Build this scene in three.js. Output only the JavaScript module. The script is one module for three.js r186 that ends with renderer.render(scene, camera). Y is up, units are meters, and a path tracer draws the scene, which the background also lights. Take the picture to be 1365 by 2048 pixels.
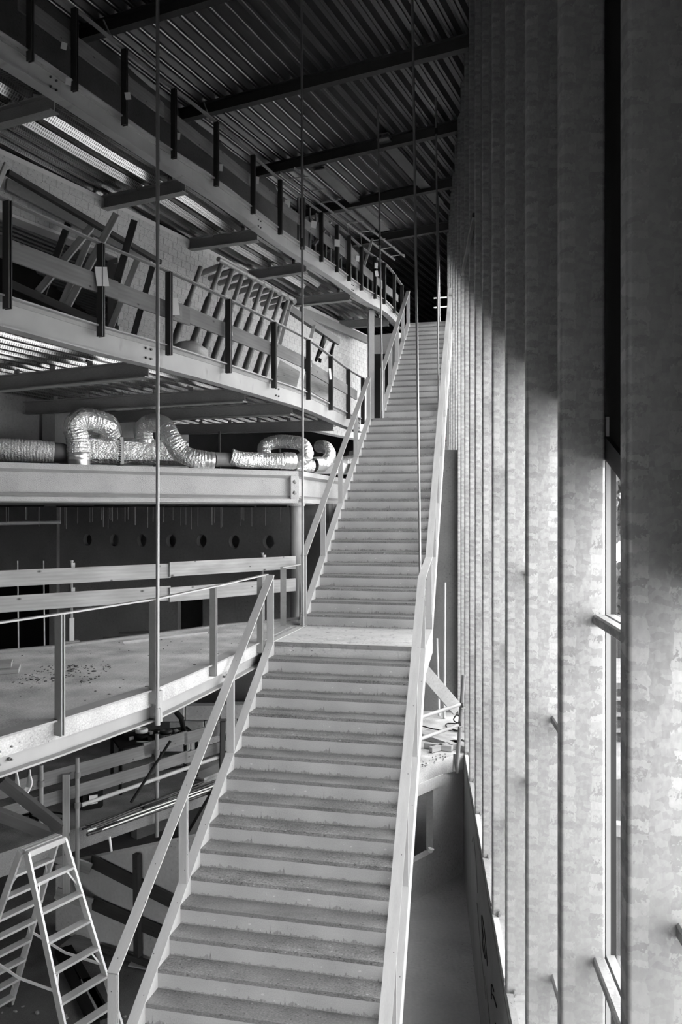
import * as THREE from 'three';
import { mergeGeometries } from 'three/addons/utils/BufferGeometryUtils.js';
import { ImprovedNoise } from 'three/addons/math/ImprovedNoise.js';

// ---------------------------------------------------------------- camera, sky, exposure
// Metres. y = 0 is the top of the concrete deck on the left; the photographer's eye is 1.70 m above it.
const scene = new THREE.Scene();
const camera = new THREE.PerspectiveCamera(65.24, 1365 / 2048, 0.05, 400);
camera.position.set(0, 1.7, 0);
camera.lookAt(0, 1.7, -10);
const renderer = new THREE.WebGLRenderer({ antialias: true });
renderer.toneMapping = THREE.LinearToneMapping;
renderer.toneMappingExposure = 1.72;
renderer.shadowMap.enabled = true;
// even, bright overcast sky
scene.background = new THREE.Color(1, 1, 1);
scene.backgroundIntensity = 5.0;
// the sun stands high on the far side of the building: it lights the paving outside, never the hall itself
const sun = new THREE.DirectionalLight(0xffffff, 22);
sun.position.set(-34, 70, 4); sun.target.position.set(10, -3, -12); sun.castShadow = true; sun.shadow.radius = 1;
Object.assign(sun.shadow.camera, { left: -70, right: 90, top: 70, bottom: -90, near: 1, far: 260 }); sun.shadow.mapSize.set(4096, 4096);
scene.add(sun, sun.target);

// ---------------------------------------------------------------- helpers
let seed = 7;
const rnd = () => { seed = (seed * 1664525 + 1013904223) >>> 0; return seed / 4294967296; };
const rr = (a, b) => a + (b - a) * rnd();
const V = (x, y, z) => new THREE.Vector3(x, y, z);
// a sighted point: measured bearing (u, v) on the survey picture and its depth in metres
const Q = (u, v, z) => V((u - 682.5) / 1600 * z, 1.7 + (1024 - v) / 1600 * z, -z);
const lerp = (a, b, t) => a.clone().lerp(b, t);
const used = {};
function numbered(name) {
  const n = used[name] = (used[name] ?? -1) + 1;
  return n ? name + '_' + String(n).padStart(3, '0') : name;
}
function tag(o, label, category, group) {
  Object.assign(o.userData, { label, category });
  if (group) o.userData.group = group;
  return o;
}
function shade(m) { m.castShadow = m.receiveShadow = true; return m; }
// a thing: a Group at its base, its parts are added with part() in scene coordinates
function thing(name, label, category, base, group) {
  const o = new THREE.Group(); o.name = numbered(name); o.position.copy(base); scene.add(o);
  return tag(o, label, category, group);
}
function part(parent, name, geo, mat, label) {
  const p = new THREE.Vector3(); for (let q = parent; q && q !== scene; q = q.parent) p.add(q.position);
  geo = Array.isArray(geo) ? merge(geo) : geo;
  if (p.lengthSq() > 0) geo.translate(-p.x, -p.y, -p.z);
  const m = shade(new THREE.Mesh(geo, mat)); m.name = name; parent.add(m);
  if (label) m.userData.label = label;
  return m;
}
function baseOf(geo) { geo.computeBoundingBox(); const b = geo.boundingBox; return V((b.min.x + b.max.x) / 2, b.min.y, (b.min.z + b.max.z) / 2); }
// a thing that is one mesh
function solo(name, label, category, geo, mat, group) {
  geo = Array.isArray(geo) ? merge(geo) : geo;
  const b = baseOf(geo); geo.translate(-b.x, -b.y, -b.z);
  const m = shade(new THREE.Mesh(geo, mat)); m.name = numbered(name); m.position.copy(b); scene.add(m);
  return tag(m, label, category, group);
}
// a piece of the building itself
function struct(name, geo, mat, label) {
  geo = Array.isArray(geo) ? merge(geo) : geo;
  const m = shade(new THREE.Mesh(geo, mat)); m.name = numbered(name); m.userData.kind = 'structure';
  if (label) m.userData.label = label;
  scene.add(m); return m;
}
function clean(g) {
  g = g.index ? g.toNonIndexed() : g;
  for (const k of Object.keys(g.attributes)) if (!['position', 'normal', 'uv'].includes(k)) g.deleteAttribute(k);
  return g;
}
const merge = (list) => (list.length === 1 ? list[0] : mergeGeometries(list.map(clean)));

// soup of flat polygons with uv in metres
class Soup {
  constructor() { this.p = []; this.t = []; }
  tri(a, b, c, ua, ub, uc) { this.p.push(...a.toArray(), ...b.toArray(), ...c.toArray()); this.t.push(...ua, ...ub, ...uc); }
  quad(a, b, c, d, u0 = 0, v0 = 0) {       // counter-clockwise seen from outside
    const w = a.distanceTo(b), h = a.distanceTo(d), w2 = d.distanceTo(c);
    const A = [u0, v0], B = [u0 + w, v0], C = [u0 + w2, v0 + h], D = [u0, v0 + h];
    this.tri(a, b, c, A, B, C); this.tri(a, c, d, A, C, D);
  }
  geo() {
    const g = new THREE.BufferGeometry();
    g.setAttribute('position', new THREE.Float32BufferAttribute(this.p, 3));
    g.setAttribute('uv', new THREE.Float32BufferAttribute(this.t, 2));
    g.computeVertexNormals(); return g;
  }
}
// closed polygon sections (same count) lofted one to the next; sections are arrays of Vector3, counter-clockwise seen from ahead (looking back along the run)
function loft(sections, u0 = rnd() * 3, v0 = rnd() * 3, caps = true) {
  const s = new Soup(), n = sections[0].length; let u = u0;
  for (let i = 0; i + 1 < sections.length; i++) {
    const A = sections[i], B = sections[i + 1]; let len = 0; for (let k = 0; k < n; k++) len += A[k].distanceTo(B[k]) / n;
    let v = v0;
    for (let k = 0; k < n; k++) {
      const k2 = (k + 1) % n, dv = A[k].distanceTo(A[k2]);
      const a = A[k], b = A[k2], c = B[k2], d = B[k];
      s.tri(a, c, b, [u, v], [u + len, v + dv], [u, v + dv]); s.tri(a, d, c, [u, v], [u + len, v], [u + len, v + dv]);
      v += dv;
    }
    u += len;
  }
  if (caps) {
    for (const [sec, flip] of [[sections[0], true], [sections[sections.length - 1], false]]) {
      const nrm = new THREE.Vector3(), q = new THREE.Vector3();
      for (let k = 0; k < n; k++) { const a = sec[k], b = sec[(k + 1) % n]; nrm.add(q.crossVectors(a, b)); }
      nrm.normalize();
      const e1 = (Math.abs(nrm.y) < 0.9 ? V(0, 1, 0) : V(1, 0, 0)).cross(nrm).normalize(), e2 = nrm.clone().cross(e1);
      const flat = sec.map((p) => new THREE.Vector2(p.dot(e1), p.dot(e2)));
      for (const [i, j, k] of THREE.ShapeUtils.triangulateShape(flat, [])) {
        const tri = [i, j, k], up = q.crossVectors(sec[j].clone().sub(sec[i]), sec[k].clone().sub(sec[i])).dot(nrm) > 0; if (up !== flip) tri.reverse();
        s.tri(...tri.map((m) => sec[m]), ...tri.map((m) => [flat[m].x, flat[m].y]));
      }
    }
  }
  return s.geo();
}
// profile [[side, up], ...] (counter-clockwise in side/up) carried along a path of points; mitred; up defaults to +y
function sweep(profile, path, up = V(0, 1, 0), caps = true) {
  const secs = path.map((p, i) => {
    const d0 = i ? p.clone().sub(path[i - 1]).normalize() : null, d1 = i + 1 < path.length ? path[i + 1].clone().sub(p).normalize() : null;
    const d = d0 && d1 ? d0.clone().add(d1).normalize() : (d0 || d1);
    const base = d1 || d0, s0 = base.clone().cross(up).normalize(), s = d.clone().cross(up).normalize(), k = 1 / Math.max(0.5, s.dot(s0));
    const u = s.clone().cross(d).normalize();
    return profile.map(([a, b]) => p.clone().addScaledVector(s, a * k).addScaledVector(u, b));
  });
  return loft(secs, rnd() * 5, rnd() * 5, caps);
}
const rect = (w, h, c = 0) => c ? [[-w / 2, -h / 2 + c], [-w / 2 + c, -h / 2], [w / 2 - c, -h / 2], [w / 2, -h / 2 + c], [w / 2, h / 2 - c], [w / 2 - c, h / 2], [-w / 2 + c, h / 2], [-w / 2, h / 2 - c]]
  : [[-w / 2, -h / 2], [w / 2, -h / 2], [w / 2, h / 2], [-w / 2, h / 2]];
const shift = (pr, dx, dy) => pr.map(([a, b]) => [a + dx, b + dy]);
// I section, h tall, w wide, the top of the top flange at 0
const iSec = (h, w, tf = 0.014, tw = 0.01) => [[-w / 2, -h], [w / 2, -h], [w / 2, -h + tf], [tw / 2, -h + tf], [tw / 2, -tf], [w / 2, -tf], [w / 2, 0], [-w / 2, 0], [-w / 2, -tf], [-tw / 2, -tf], [-tw / 2, -h + tf], [-w / 2, -h + tf]];
const bar = (a, b, w, h, up, c = Math.min(w, h) * 0.12) => sweep(rect(w, h, c), [a, b], up);
const plank = (a, b, w, t, up) => sweep(rect(w, t, 0.004), [a, b], up);
// upright or leaning round bar
function rod(a, b, r, n = 12, r2 = r) {
  const L = a.distanceTo(b), g = new THREE.CylinderGeometry(r2, r, L, n, 1), uv = g.attributes.uv;
  for (let i = 0; i < uv.count; i++) uv.setXY(i, uv.getX(i) * 6.283 * r, uv.getY(i) * L);
  g.applyQuaternion(new THREE.Quaternion().setFromUnitVectors(V(0, 1, 0), b.clone().sub(a).normalize()));
  const m = a.clone().add(b).multiplyScalar(0.5); return clean(g.translate(m.x, m.y, m.z));
}
function tube(points, r, n = 10, seg = points.length * 6) {
  return clean(new THREE.TubeGeometry(new THREE.CatmullRomCurve3(points), seg, r, n, false));
}
// box from its middle, turned about y
function block(x, y, z, w, h, d, turn = 0, c = 0) {
  const dir = V(Math.sin(turn), 0, Math.cos(turn));
  return sweep(rect(w, h, c), [V(x, y, z).addScaledVector(dir, d / 2), V(x, y, z).addScaledVector(dir, -d / 2)]);
}
// level plate of thickness t from a plan outline [[x, z], ...], its top at y
function plate(outline, y, t, holes = []) {
  const sh = new THREE.Shape(outline.map(([x, z]) => new THREE.Vector2(x, -z)));
  for (const h of holes) sh.holes.push(new THREE.Path(h.map(([x, z]) => new THREE.Vector2(x, -z))));
  const g = new THREE.ExtrudeGeometry(sh, { depth: t, bevelEnabled: false }); g.rotateX(-Math.PI / 2); g.translate(0, y - t, 0); return clean(g);
}
// upright slab: outline [[s, y], ...] in the plane through p0 along dir, thickness t to the left of dir's right hand side (dir x up)
function upright(outline, p0, dir, t, holes = []) {
  const sh = new THREE.Shape(outline.map(([s, y]) => new THREE.Vector2(s, y)));
  for (const h of holes) sh.holes.push(h);
  const g = new THREE.ExtrudeGeometry(sh, { depth: t, bevelEnabled: false, curveSegments: 32 });
  const d = dir.clone().normalize(), n = d.clone().cross(V(0, 1, 0));
  g.applyMatrix4(new THREE.Matrix4().makeBasis(d, V(0, 1, 0), n).setPosition(p0)); return clean(g);
}

// ---------------------------------------------------------------- procedural textures
const noise = new ImprovedNoise();
function fbm(x, y, z, oct = 4) { let s = 0, a = 0.5; for (let i = 0; i < oct; i++) { s += a * noise.noise(x, y, z); x *= 2.03; y *= 2.03; z += 11.7; a *= 0.5; } return s; }
// tiling noise: n periods over the tile
function tiled(u, v, n, z, oct = 4) {
  const f = (x, y) => fbm(x * n, y * n, z, oct), s = (t) => t * t * (3 - 2 * t), bu = s(u), bv = s(v);
  return (f(u, v) * (1 - bu) + f(u - 1, v) * bu) * (1 - bv) + (f(u, v - 1) * (1 - bu) + f(u - 1, v - 1) * bu) * bv;
}
// texture from fn(u, v) in 0..1, covering w x h metres
function tex(N, M, w, h, fn, color = true) {
  const d = new Uint8Array(N * M * 4);
  for (let j = 0; j < M; j++) for (let i = 0; i < N; i++) {
    const c = Math.max(0, Math.min(1, fn(i / N, j / M))) * 255, o = (j * N + i) * 4;
    d[o] = d[o + 1] = d[o + 2] = c; d[o + 3] = 255;
  }
  const t = new THREE.DataTexture(d, N, M, THREE.RGBAFormat);
  t.wrapS = t.wrapT = THREE.RepeatWrapping; t.magFilter = THREE.LinearFilter; t.minFilter = THREE.LinearMipmapLinearFilter; t.generateMipmaps = true;
  t.repeat.set(1 / w, 1 / h); if (color) t.colorSpace = THREE.SRGBColorSpace; t.needsUpdate = true; return t;
}
const grey = (g) => new THREE.Color(g, g, g);                      // linear base colour
const mat = (g, rough, o = {}) => new THREE.MeshStandardMaterial({ color: grey(g), roughness: rough, ...o });

// zinc spangle once round a column (0.702 m): large flame-shaped crystals at the corners of the wide faces, finer grain along their middle
const cellSet = (W, H, s) => { const pts = [], r = () => { s = (s * 1664525 + 1013904223) >>> 0; return s / 4294967296; }; for (let i = 0; i < W * H; i++) pts.push([r(), r(), r(), r()]); return { W, H, pts }; };
const bigCells = cellSet(8, 34, 99), fineCells = cellSet(26, 62, 5);
function cellValue({ W, H, pts }, u, v, stretch) {
  const ci = Math.floor(u * W), cj = Math.floor(v * H); let best = 9, id = 0;
  for (let j = -2; j <= 2; j++) for (let i = -1; i <= 1; i++) {
    const a = ((ci + i) % W + W) % W, b = ((cj + j) % H + H) % H, p = pts[b * W + a];
    const dx = (ci + i + p[0] - u * W) * stretch, dy = cj + j + p[1] - v * H, d = dx * dx + dy * dy - p[3] * 0.45;
    if (d < best) { best = d; id = b * W + a; }
  }
  return pts[id][2];
}
function spangle(u, v) {
  const n1 = tiled(u, v, 10, 3, 3), n2 = tiled(u, v, 16, 8, 4), mid = Math.abs(u * 0.702 - 0.1), edge = mid + 0.045 * tiled(u, v, 22, 14, 3) + 0.03 * n2 - (u > 0.32 ? 0.2 : 0);
  const fray = tiled(u * 0.6, v, 90, 17, 3), fray2 = tiled(u, v, 44, 18, 3);
  const fine = cellValue(fineCells, u + 0.03 * n1 + 0.03 * fray2, v + 0.012 * n2 + 0.01 * fray2, 0.8), big = cellValue(bigCells, u + 0.08 * n1 + 0.24 * fray, v + 0.02 * n2 + 0.006 * fray2, 0.7);
  return Math.abs(edge) < 0.045 ? 0.40 + 0.34 * (fine - 0.5) : 0.5 + 0.8 * (big - 0.5);
}
const spangles = (() => { const N = 512, H = 1024, a = new Float32Array(N * H); for (let j = 0; j < H; j++) for (let i = 0; i < N; i++) a[j * N + i] = spangle(i / N, j / H); return (u, v) => a[Math.floor(v * H + 0.5) % H * N + Math.floor(u * N + 0.5) % N]; })();
const zincMap = tex(512, 1024, 0.702, 1.4, (u, v) => 0.79 + 0.15 * (spangles(u, v) - 0.5) + 0.08 * tiled(u, v, 40, 2, 3) + 0.08 * tiled(u, v, 4, 5, 3));
const zincRough = tex(512, 1024, 0.702, 1.4, (u, v) => 0.6 - 0.4 * (spangles(u, v) - 0.5) + 0.1 * tiled(u, v, 24, 12, 3), false);
const concreteMap = tex(512, 512, 2.4, 2.4, (u, v) => {
  const big = tiled(u, v, 3, 1, 4), fine = tiled(u, v, 48, 9, 3), pit = tiled(u, v, 90, 4, 2);
  return 0.82 + 0.16 * big + 0.10 * fine - (pit > 0.28 ? 0.22 : 0);
});
const concreteBump = tex(512, 512, 2.4, 2.4, (u, v) => 0.5 + 0.3 * tiled(u, v, 30, 19, 4) + 0.2 * tiled(u, v, 6, 21, 2), false);
// dusty stair concrete: grit, pale scuffs and dark kicked-up dirt in patches
const stairMap = tex(1024, 512, 3.0, 1.5, (u, v) => {
  const big = tiled(u, v, 5, 31, 4), grit = tiled(u, v, 120, 33, 2), spot = tiled(u, v, 60, 35, 2), strk = tiled(u, v * 0.25, 40, 37, 3), pale = tiled(u, v, 26, 39, 3);
  return 0.80 + 0.13 * big + 0.12 * grit - (spot > 0.27 ? 0.25 : 0) - Math.max(0, strk - 0.12) * 0.5 + (pale > 0.33 ? 0.14 : 0);
});
// risers: clumps of kicked-up dirt and scuffs along their foot, ragged and grainy
const riserMap = tex(2048, 256, 3.0, 0.3, (u, v) => {
  const h = v * 0.3, big = tiled(u, v * 0.1, 7, 231, 4), grit = tiled(u, v * 0.1, 300, 233, 2), clump = tiled(u, v * 0.06, 26, 235, 4), strk = tiled(u, v * 0.015, 150, 237, 3), g2 = tiled(u, v * 0.1, 420, 239, 2), pale = tiled(u, v * 0.1, 60, 241, 3);
  const reach = 0.006 + 0.10 * Math.max(0, clump + 0.05) + 0.05 * Math.max(0, strk);
  const dirt = h < reach ? 0.09 + 0.42 * Math.max(0, g2) + 0.2 * strk : 0;
  return 0.82 + 0.09 * big + 0.09 * grit - dirt + (pale > 0.36 ? 0.12 : 0) - (strk > 0.34 ? 0.06 : 0);
});
const treadMap = tex(1024, 512, 2.6, 1.3, (u, v) => {
  const big = tiled(u, v, 6, 251, 4), grit = tiled(u, v, 130, 253, 2), spot = tiled(u, v, 64, 255, 3), pale = tiled(u, v, 40, 257, 3);
  return 0.66 + 0.26 * big + 0.34 * grit - (spot > 0.22 ? 0.16 : 0) + (pale > 0.3 ? 0.2 : 0);
});
// painted stair steel with the odd screw head
const stairSteelMap = tex(512, 128, 0.84, 0.13, (u, v) => { const b = tiled(u, v, 2, 261, 3), f = tiled(u, v, 24, 263, 2); let k = 0; for (const [a, c] of [[0.2, 0.3], [0.62, 0.66]]) if (Math.hypot((u - a) * 0.84, (v - c) * 0.13) < 0.0045) k = 1; return 0.86 + 0.1 * b + 0.06 * f - 0.55 * k; });
// the lower flight is walked on more: dirtier
const stairMapB = tex(1024, 512, 3.0, 1.5, (u, v) => {
  const big = tiled(u, v, 6, 131, 4), grit = tiled(u, v, 110, 133, 2), spot = tiled(u, v, 48, 135, 3), strk = tiled(u, v * 0.25, 36, 137, 3), pale = tiled(u, v, 26, 139, 3);
  return 0.78 + 0.22 * big + 0.16 * grit - (spot > 0.24 ? 0.22 : 0) - Math.max(0, strk - 0.08) * 0.6 + (pale > 0.34 ? 0.14 : 0);
});
const dirtMap = tex(512, 512, 1.6, 1.6, (u, v) => {
  const big = tiled(u, v, 4, 41, 4), grit = tiled(u, v, 110, 43, 2), clod = tiled(u, v, 46, 45, 4);
  return 0.76 + 0.34 * big + 0.3 * grit - (clod > 0.29 ? 0.2 : 0);
});
const woodMap = tex(512, 512, 1.6, 0.4, (u, v) => {
  const wob = 0.05 * tiled(u, v, 3, 51, 3), ring = Math.sin((v + wob) * 6.2832 * 9 + 3 * tiled(u, v, 2, 53, 2)), fine = tiled(u * 0.08, v, 160, 55, 2), blot = tiled(u, v, 3, 57, 4);
  let k = 0; for (const [a, b, r] of [[0.2, 0.3, 0.016], [0.62, 0.7, 0.022], [0.85, 0.15, 0.013], [0.45, 0.86, 0.012]]) { const d = Math.hypot((u - a) * 4 * 0.55, v - b); k = Math.max(k, 1 - d / (r * 2.2)); }
  return 0.82 + 0.018 * ring + 0.07 * fine + 0.26 * blot - 0.55 * Math.max(0, k);
});
const steelMap = tex(256, 256, 1.3, 1.3, (u, v) => 0.86 + 0.13 * tiled(u, v, 3, 61, 4) + 0.07 * tiled(u, v, 40, 63, 2));
const stainMap = tex(512, 512, 2.2, 2.2, (u, v) => { const d = tiled(u, v * 0.35, 14, 67, 4), b = tiled(u, v, 4, 69, 4); return 0.84 + 0.2 * b - (d > 0.2 ? 0.14 * (d - 0.2) / 0.2 : 0); });
const sprayBump = tex(512, 512, 0.5, 0.5, (u, v) => 0.5 + 0.5 * tiled(u, v, 34, 71, 3), false);
const foilBump = tex(512, 512, 0.4, 0.4, (u, v) => { const a = Math.abs(tiled(u, v, 4, 73, 4)), b = Math.abs(tiled(u * 0.5, v, 14, 75, 3)); return 0.15 + 1.2 * a + 0.9 * b; }, false);
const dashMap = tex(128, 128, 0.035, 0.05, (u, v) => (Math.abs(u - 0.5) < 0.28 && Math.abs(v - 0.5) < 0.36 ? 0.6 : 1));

// ---------------------------------------------------------------- materials
const M = {
  zinc: mat(0.66, 1, { map: zincMap, roughnessMap: zincRough, metalness: 0.6 }),
  stair: mat(0.7, 0.95, { map: stairMap }),
  riser: mat(0.57, 0.95, { map: riserMap }),
  tread: mat(0.45, 1, { map: treadMap }),
  stairSteel: mat(0.56, 0.6, { map: stairSteelMap }),
  stairSteelB: mat(0.54, 0.6, { map: stairSteelMap }),
  girder: mat(0.42, 0.55, { map: stainMap }),
  railSteel: mat(0.30, 0.5, { map: steelMap }),
  railPale: mat(0.48, 0.5, { map: steelMap }),
  darkSteel: mat(0.035, 0.5, { map: steelMap }),
  greySteel: mat(0.22, 0.6, { map: steelMap }),
  roofSteel: mat(0.09, 0.55, { map: steelMap }),
  deckSheet: mat(0.34, 0.2, { metalness: 0.85, map: dashMap }),
  roofSheet: mat(0.2, 0.4, { metalness: 0.85 }),
  concrete: mat(0.42, 0.95, { map: concreteMap, bumpMap: concreteBump, bumpScale: 0.004 }),
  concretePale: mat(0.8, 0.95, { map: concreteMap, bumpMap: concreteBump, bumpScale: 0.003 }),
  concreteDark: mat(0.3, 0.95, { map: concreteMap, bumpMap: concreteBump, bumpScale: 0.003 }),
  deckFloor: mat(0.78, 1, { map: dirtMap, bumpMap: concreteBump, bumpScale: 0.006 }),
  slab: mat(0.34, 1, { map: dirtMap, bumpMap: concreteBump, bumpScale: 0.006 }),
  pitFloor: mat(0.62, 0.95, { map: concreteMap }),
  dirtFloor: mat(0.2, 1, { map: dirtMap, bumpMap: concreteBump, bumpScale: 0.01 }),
  spray: mat(0.55, 1, { map: steelMap, bumpMap: sprayBump, bumpScale: 0.012 }),
  sprayGrey: mat(0.26, 1, { map: steelMap, bumpMap: sprayBump, bumpScale: 0.012 }),
  wood: mat(0.38, 0.85, { map: woodMap }),
  woodPale: mat(0.45, 0.85, { map: woodMap }),
  woodMid: mat(0.2, 0.85, { map: woodMap }),
  woodDark: mat(0.055, 0.85, { map: woodMap }),
  blockwork: mat(0.70, 0.95, { map: concreteMap }),
  blockworkB: mat(0.63, 0.95, { map: concreteMap }),
  mortar: mat(0.5, 1),
  mortarGrey: mat(0.22, 1),
  foil: mat(0.85, 0.34, { metalness: 0.85, bumpMap: foilBump, bumpScale: 0.025 }),
  foilDull: mat(0.7, 0.5, { metalness: 0.3, bumpMap: foilBump, bumpScale: 0.02 }),
  sheetMetal: mat(0.75, 0.3, { metalness: 0.8 }),
  alu: mat(0.85, 0.45, { map: steelMap, metalness: 0.35 }),
  white: mat(0.8, 0.6),
  black: new THREE.MeshPhysicalMaterial({ color: grey(0.012), roughness: 0.85, specularIntensity: 0.25 }),
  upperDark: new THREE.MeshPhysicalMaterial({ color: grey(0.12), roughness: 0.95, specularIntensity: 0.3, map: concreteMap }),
  rodSteel: mat(0.3, 0.4, { metalness: 0.6 }),
  propSteel: mat(0.12, 0.55, { map: steelMap }),
  gleam: mat(0.78, 0.24, { metalness: 0.92, map: dashMap }),  // polished metal of the added strips that imitate gleaming deck ribs
  mullion: mat(0.34, 0.5),
  blockGrey: mat(0.3, 0.95, { map: concreteMap }),
  wallGrey: mat(0.17, 0.95, { map: concreteMap, bumpMap: concreteBump, bumpScale: 0.003 }),
  rubber: mat(0.03, 0.7),
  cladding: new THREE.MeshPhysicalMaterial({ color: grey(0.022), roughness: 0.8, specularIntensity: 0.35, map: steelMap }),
  glass: new THREE.MeshPhysicalMaterial({ color: 0xffffff, roughness: 0, metalness: 0, transmission: 1, thickness: 0, ior: 1.5 }),
  paper: mat(0.72, 0.8),
  outGround: mat(0.55, 1, { map: dirtMap }),
  soil: mat(0.12, 1, { map: dirtMap }),
  leaf: new THREE.MeshPhysicalMaterial({ color: grey(0.16), roughness: 0.7, side: THREE.DoubleSide }),
};

// ---------------------------------------------------------------- the glazed facade on the right
// its own axes: x to the outside, -z along the facade; turned so
const TURN = -0.1012, SP = 1.483, S0 = 3.171, D = 0.784;
const fac = (s, d, y) => V(Math.sin(-TURN) * s + Math.cos(TURN) * d, y, -Math.cos(TURN) * s + Math.sin(-TURN) * d);
const FDIR = V(Math.sin(-TURN), 0, -Math.cos(TURN));
const LEDGE = -2.84, ROOF = 10.6;
const headAt = (s) => Math.max(-2.6, 2.2 + 0.372 * (s - 4.87));                    // lower edge of the closed upper part: climbs with the stair
const facBox = (s0, s1, d0, d1, y0, y1, c = 0) => sweep(shift(rect(d1 - d0, y1 - y0, c), (d0 + d1) / 2, (y0 + y1) / 2), [fac(s0, 0, 0), fac(s1, 0, 0)]);
const ordinal = ['first', 'second', 'third', 'fourth', 'fifth', 'sixth', 'seventh', 'eighth', 'ninth', 'tenth', 'eleventh', 'twelfth', 'thirteenth', 'fourteenth', 'fifteenth', 'sixteenth', 'seventeenth'];

// one hollow-section column: rounded corners, base plate and bolts
function columnShape(h) {
  const sh = new THREE.Shape(), w = 0.25, t = 0.12, r = 0.022;
  sh.moveTo(r, 0); sh.lineTo(w - r, 0); sh.absarc(w - r, r, r, -Math.PI / 2, 0); sh.lineTo(w, t - r); sh.absarc(w - r, t - r, r, 0, Math.PI / 2); sh.lineTo(r, t); sh.absarc(r, t - r, r, Math.PI / 2, Math.PI); sh.lineTo(0, r); sh.absarc(r, r, r, Math.PI, Math.PI * 1.5);
  const pts = sh.extractPoints(5).shape.slice(0, -1), pos = [], nor = [], uv = [], idx = [];
  let v = 0; const n = pts.length;
  for (let i = 0; i <= n; i++) {
    const p = pts[i % n], q = pts[(i + 1) % n], o = pts[(i + n - 1) % n];
    let d = q.clone().sub(p).normalize().add(p.clone().sub(o).normalize()).normalize();
    for (const y of [0, h]) { pos.push(p.x, y, -p.y); nor.push(d.y, 0, d.x); uv.push(i === n ? 0.702 : v, y); }
    v += p.distanceTo(q);
  }
  for (let i = 0; i < n; i++) { const a = i * 2; idx.push(a, a + 2, a + 1, a + 1, a + 2, a + 3); }
  const g = new THREE.BufferGeometry();
  g.setAttribute('position', new THREE.Float32BufferAttribute(pos, 3)); g.setAttribute('normal', new THREE.Float32BufferAttribute(nor, 3)); g.setAttribute('uv', new THREE.Float32BufferAttribute(uv, 2)); g.setIndex(idx);
  return g;
}
// the spangle starts at another place on each column
const zincs = [[0, 0], [0, 0.47], [0, 0.21], [0, 0.74]].map(([a, b]) => { const m = M.zinc.clone(); m.map = zincMap.clone(); m.roughnessMap = zincRough.clone(); m.map.offset.set(a, b); m.roughnessMap.offset.set(a, b); return m; });
const shaft = columnShape(ROOF - LEDGE - 0.02);
{
  const plateG = new THREE.BoxGeometry(0.2, 0.02, 0.26), boltG = new THREE.CylinderGeometry(0.012, 0.012, 0.06, 8), nutG = new THREE.CylinderGeometry(0.022, 0.022, 0.018, 6);
  for (let n = -1; n <= 15; n++) {
    const s = S0 + SP * n, p = fac(s, D, LEDGE);
    const label = n >= 0 ? `${ordinal[n]} galvanised rectangular facade column counted from the camera along the glazing` : 'galvanised rectangular facade column beside the camera, just outside the frame';
    const c = thing('facade_column', label, 'column', p, 'galvanised facade columns'); c.rotation.y = TURN;
    const add = (name, g, m, x, y, z) => { const q = shade(new THREE.Mesh(g, m)); q.name = name; q.position.set(x, y, z); c.add(q); return q; };
    add('shaft', shaft, zincs[(n + 5) % 4], 0, 0.02, 0);
    add('base_plate', plateG, M.railPale, 0.1, 0.01, -0.06);
    for (const z of [0.03, -0.15]) { const b = add('anchor_bolt', boltG, M.greySteel, 0.07, 0.05, z); const k = shade(new THREE.Mesh(nutG, M.greySteel)); k.name = 'nut'; k.position.y = -0.02; b.add(k); }
  }
}
// windows: one bay between every two columns
for (let n = -1; n < 15; n++) {
  const sA = S0 + SP * n + 0.06, sB = sA + SP, yA = headAt(sA), yB = headAt(sB);
  const w = new THREE.Group(); w.name = `window_${n + 2}`; w.userData.kind = 'structure'; w.position.copy(fac(sA, D, LEDGE)); scene.add(w);
  if (n < -1) continue;
  part(w, 'mullion', facBox(sB - 0.03, sB + 0.03, 1.042, 1.068, LEDGE, yB + 0.1), M.mullion);
  part(w, 'gasket', facBox(sB - 0.026, sB + 0.026, 1.068, 1.1, LEDGE, yB + 0.1), M.darkSteel);
  const y0 = LEDGE + 0.02, gl = upright([[sA - 0.02, y0], [sB - 0.02, y0], [sB - 0.02, yB + 0.02], [sA - 0.02, yA + 0.02]], fac(0, 1.098, 0), FDIR, 0.006); part(w, 'glass_pane', gl, M.glass);
  for (let m = 0; m < 6; m++) {                                    // transom of the window behind each tube
    const y = 1.09 + 0.99 * n - 1.94 * m; if (y > LEDGE + 0.3 && y < Math.min(yA, yB) - 0.15) part(w, 'transom', facBox(sA + 0.03, sB - 0.03, 1.042, 1.09, y - 0.012, y + 0.028), M.mullion);
  }
  let up = 0;
  for (let m = 9; m >= -3; m--) {                                  // tubes bridging the columns, stepping up with the stair
    const y = 1.09 + 0.99 * n - 1.94 * m;
    if (y < LEDGE + 0.3 || y > Math.min(yA, yB) - 0.1 || n > 8) continue;
    up++;
    solo('facade_tube', n >= 0 ? `galvanised square tube just beyond the ${ordinal[n]} facade column, ${ordinal[up - 1]} up from the ledge` : `galvanised square tube at the right frame edge, ${ordinal[up - 1]} up from the ledge`, 'tube',
      facBox(sA + 0.06, sB - 0.06, 0.965, 1.03, y - 0.03, y + 0.03, 0.01), M.zinc, 'square tubes bridging the facade columns');
  }
}
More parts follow.
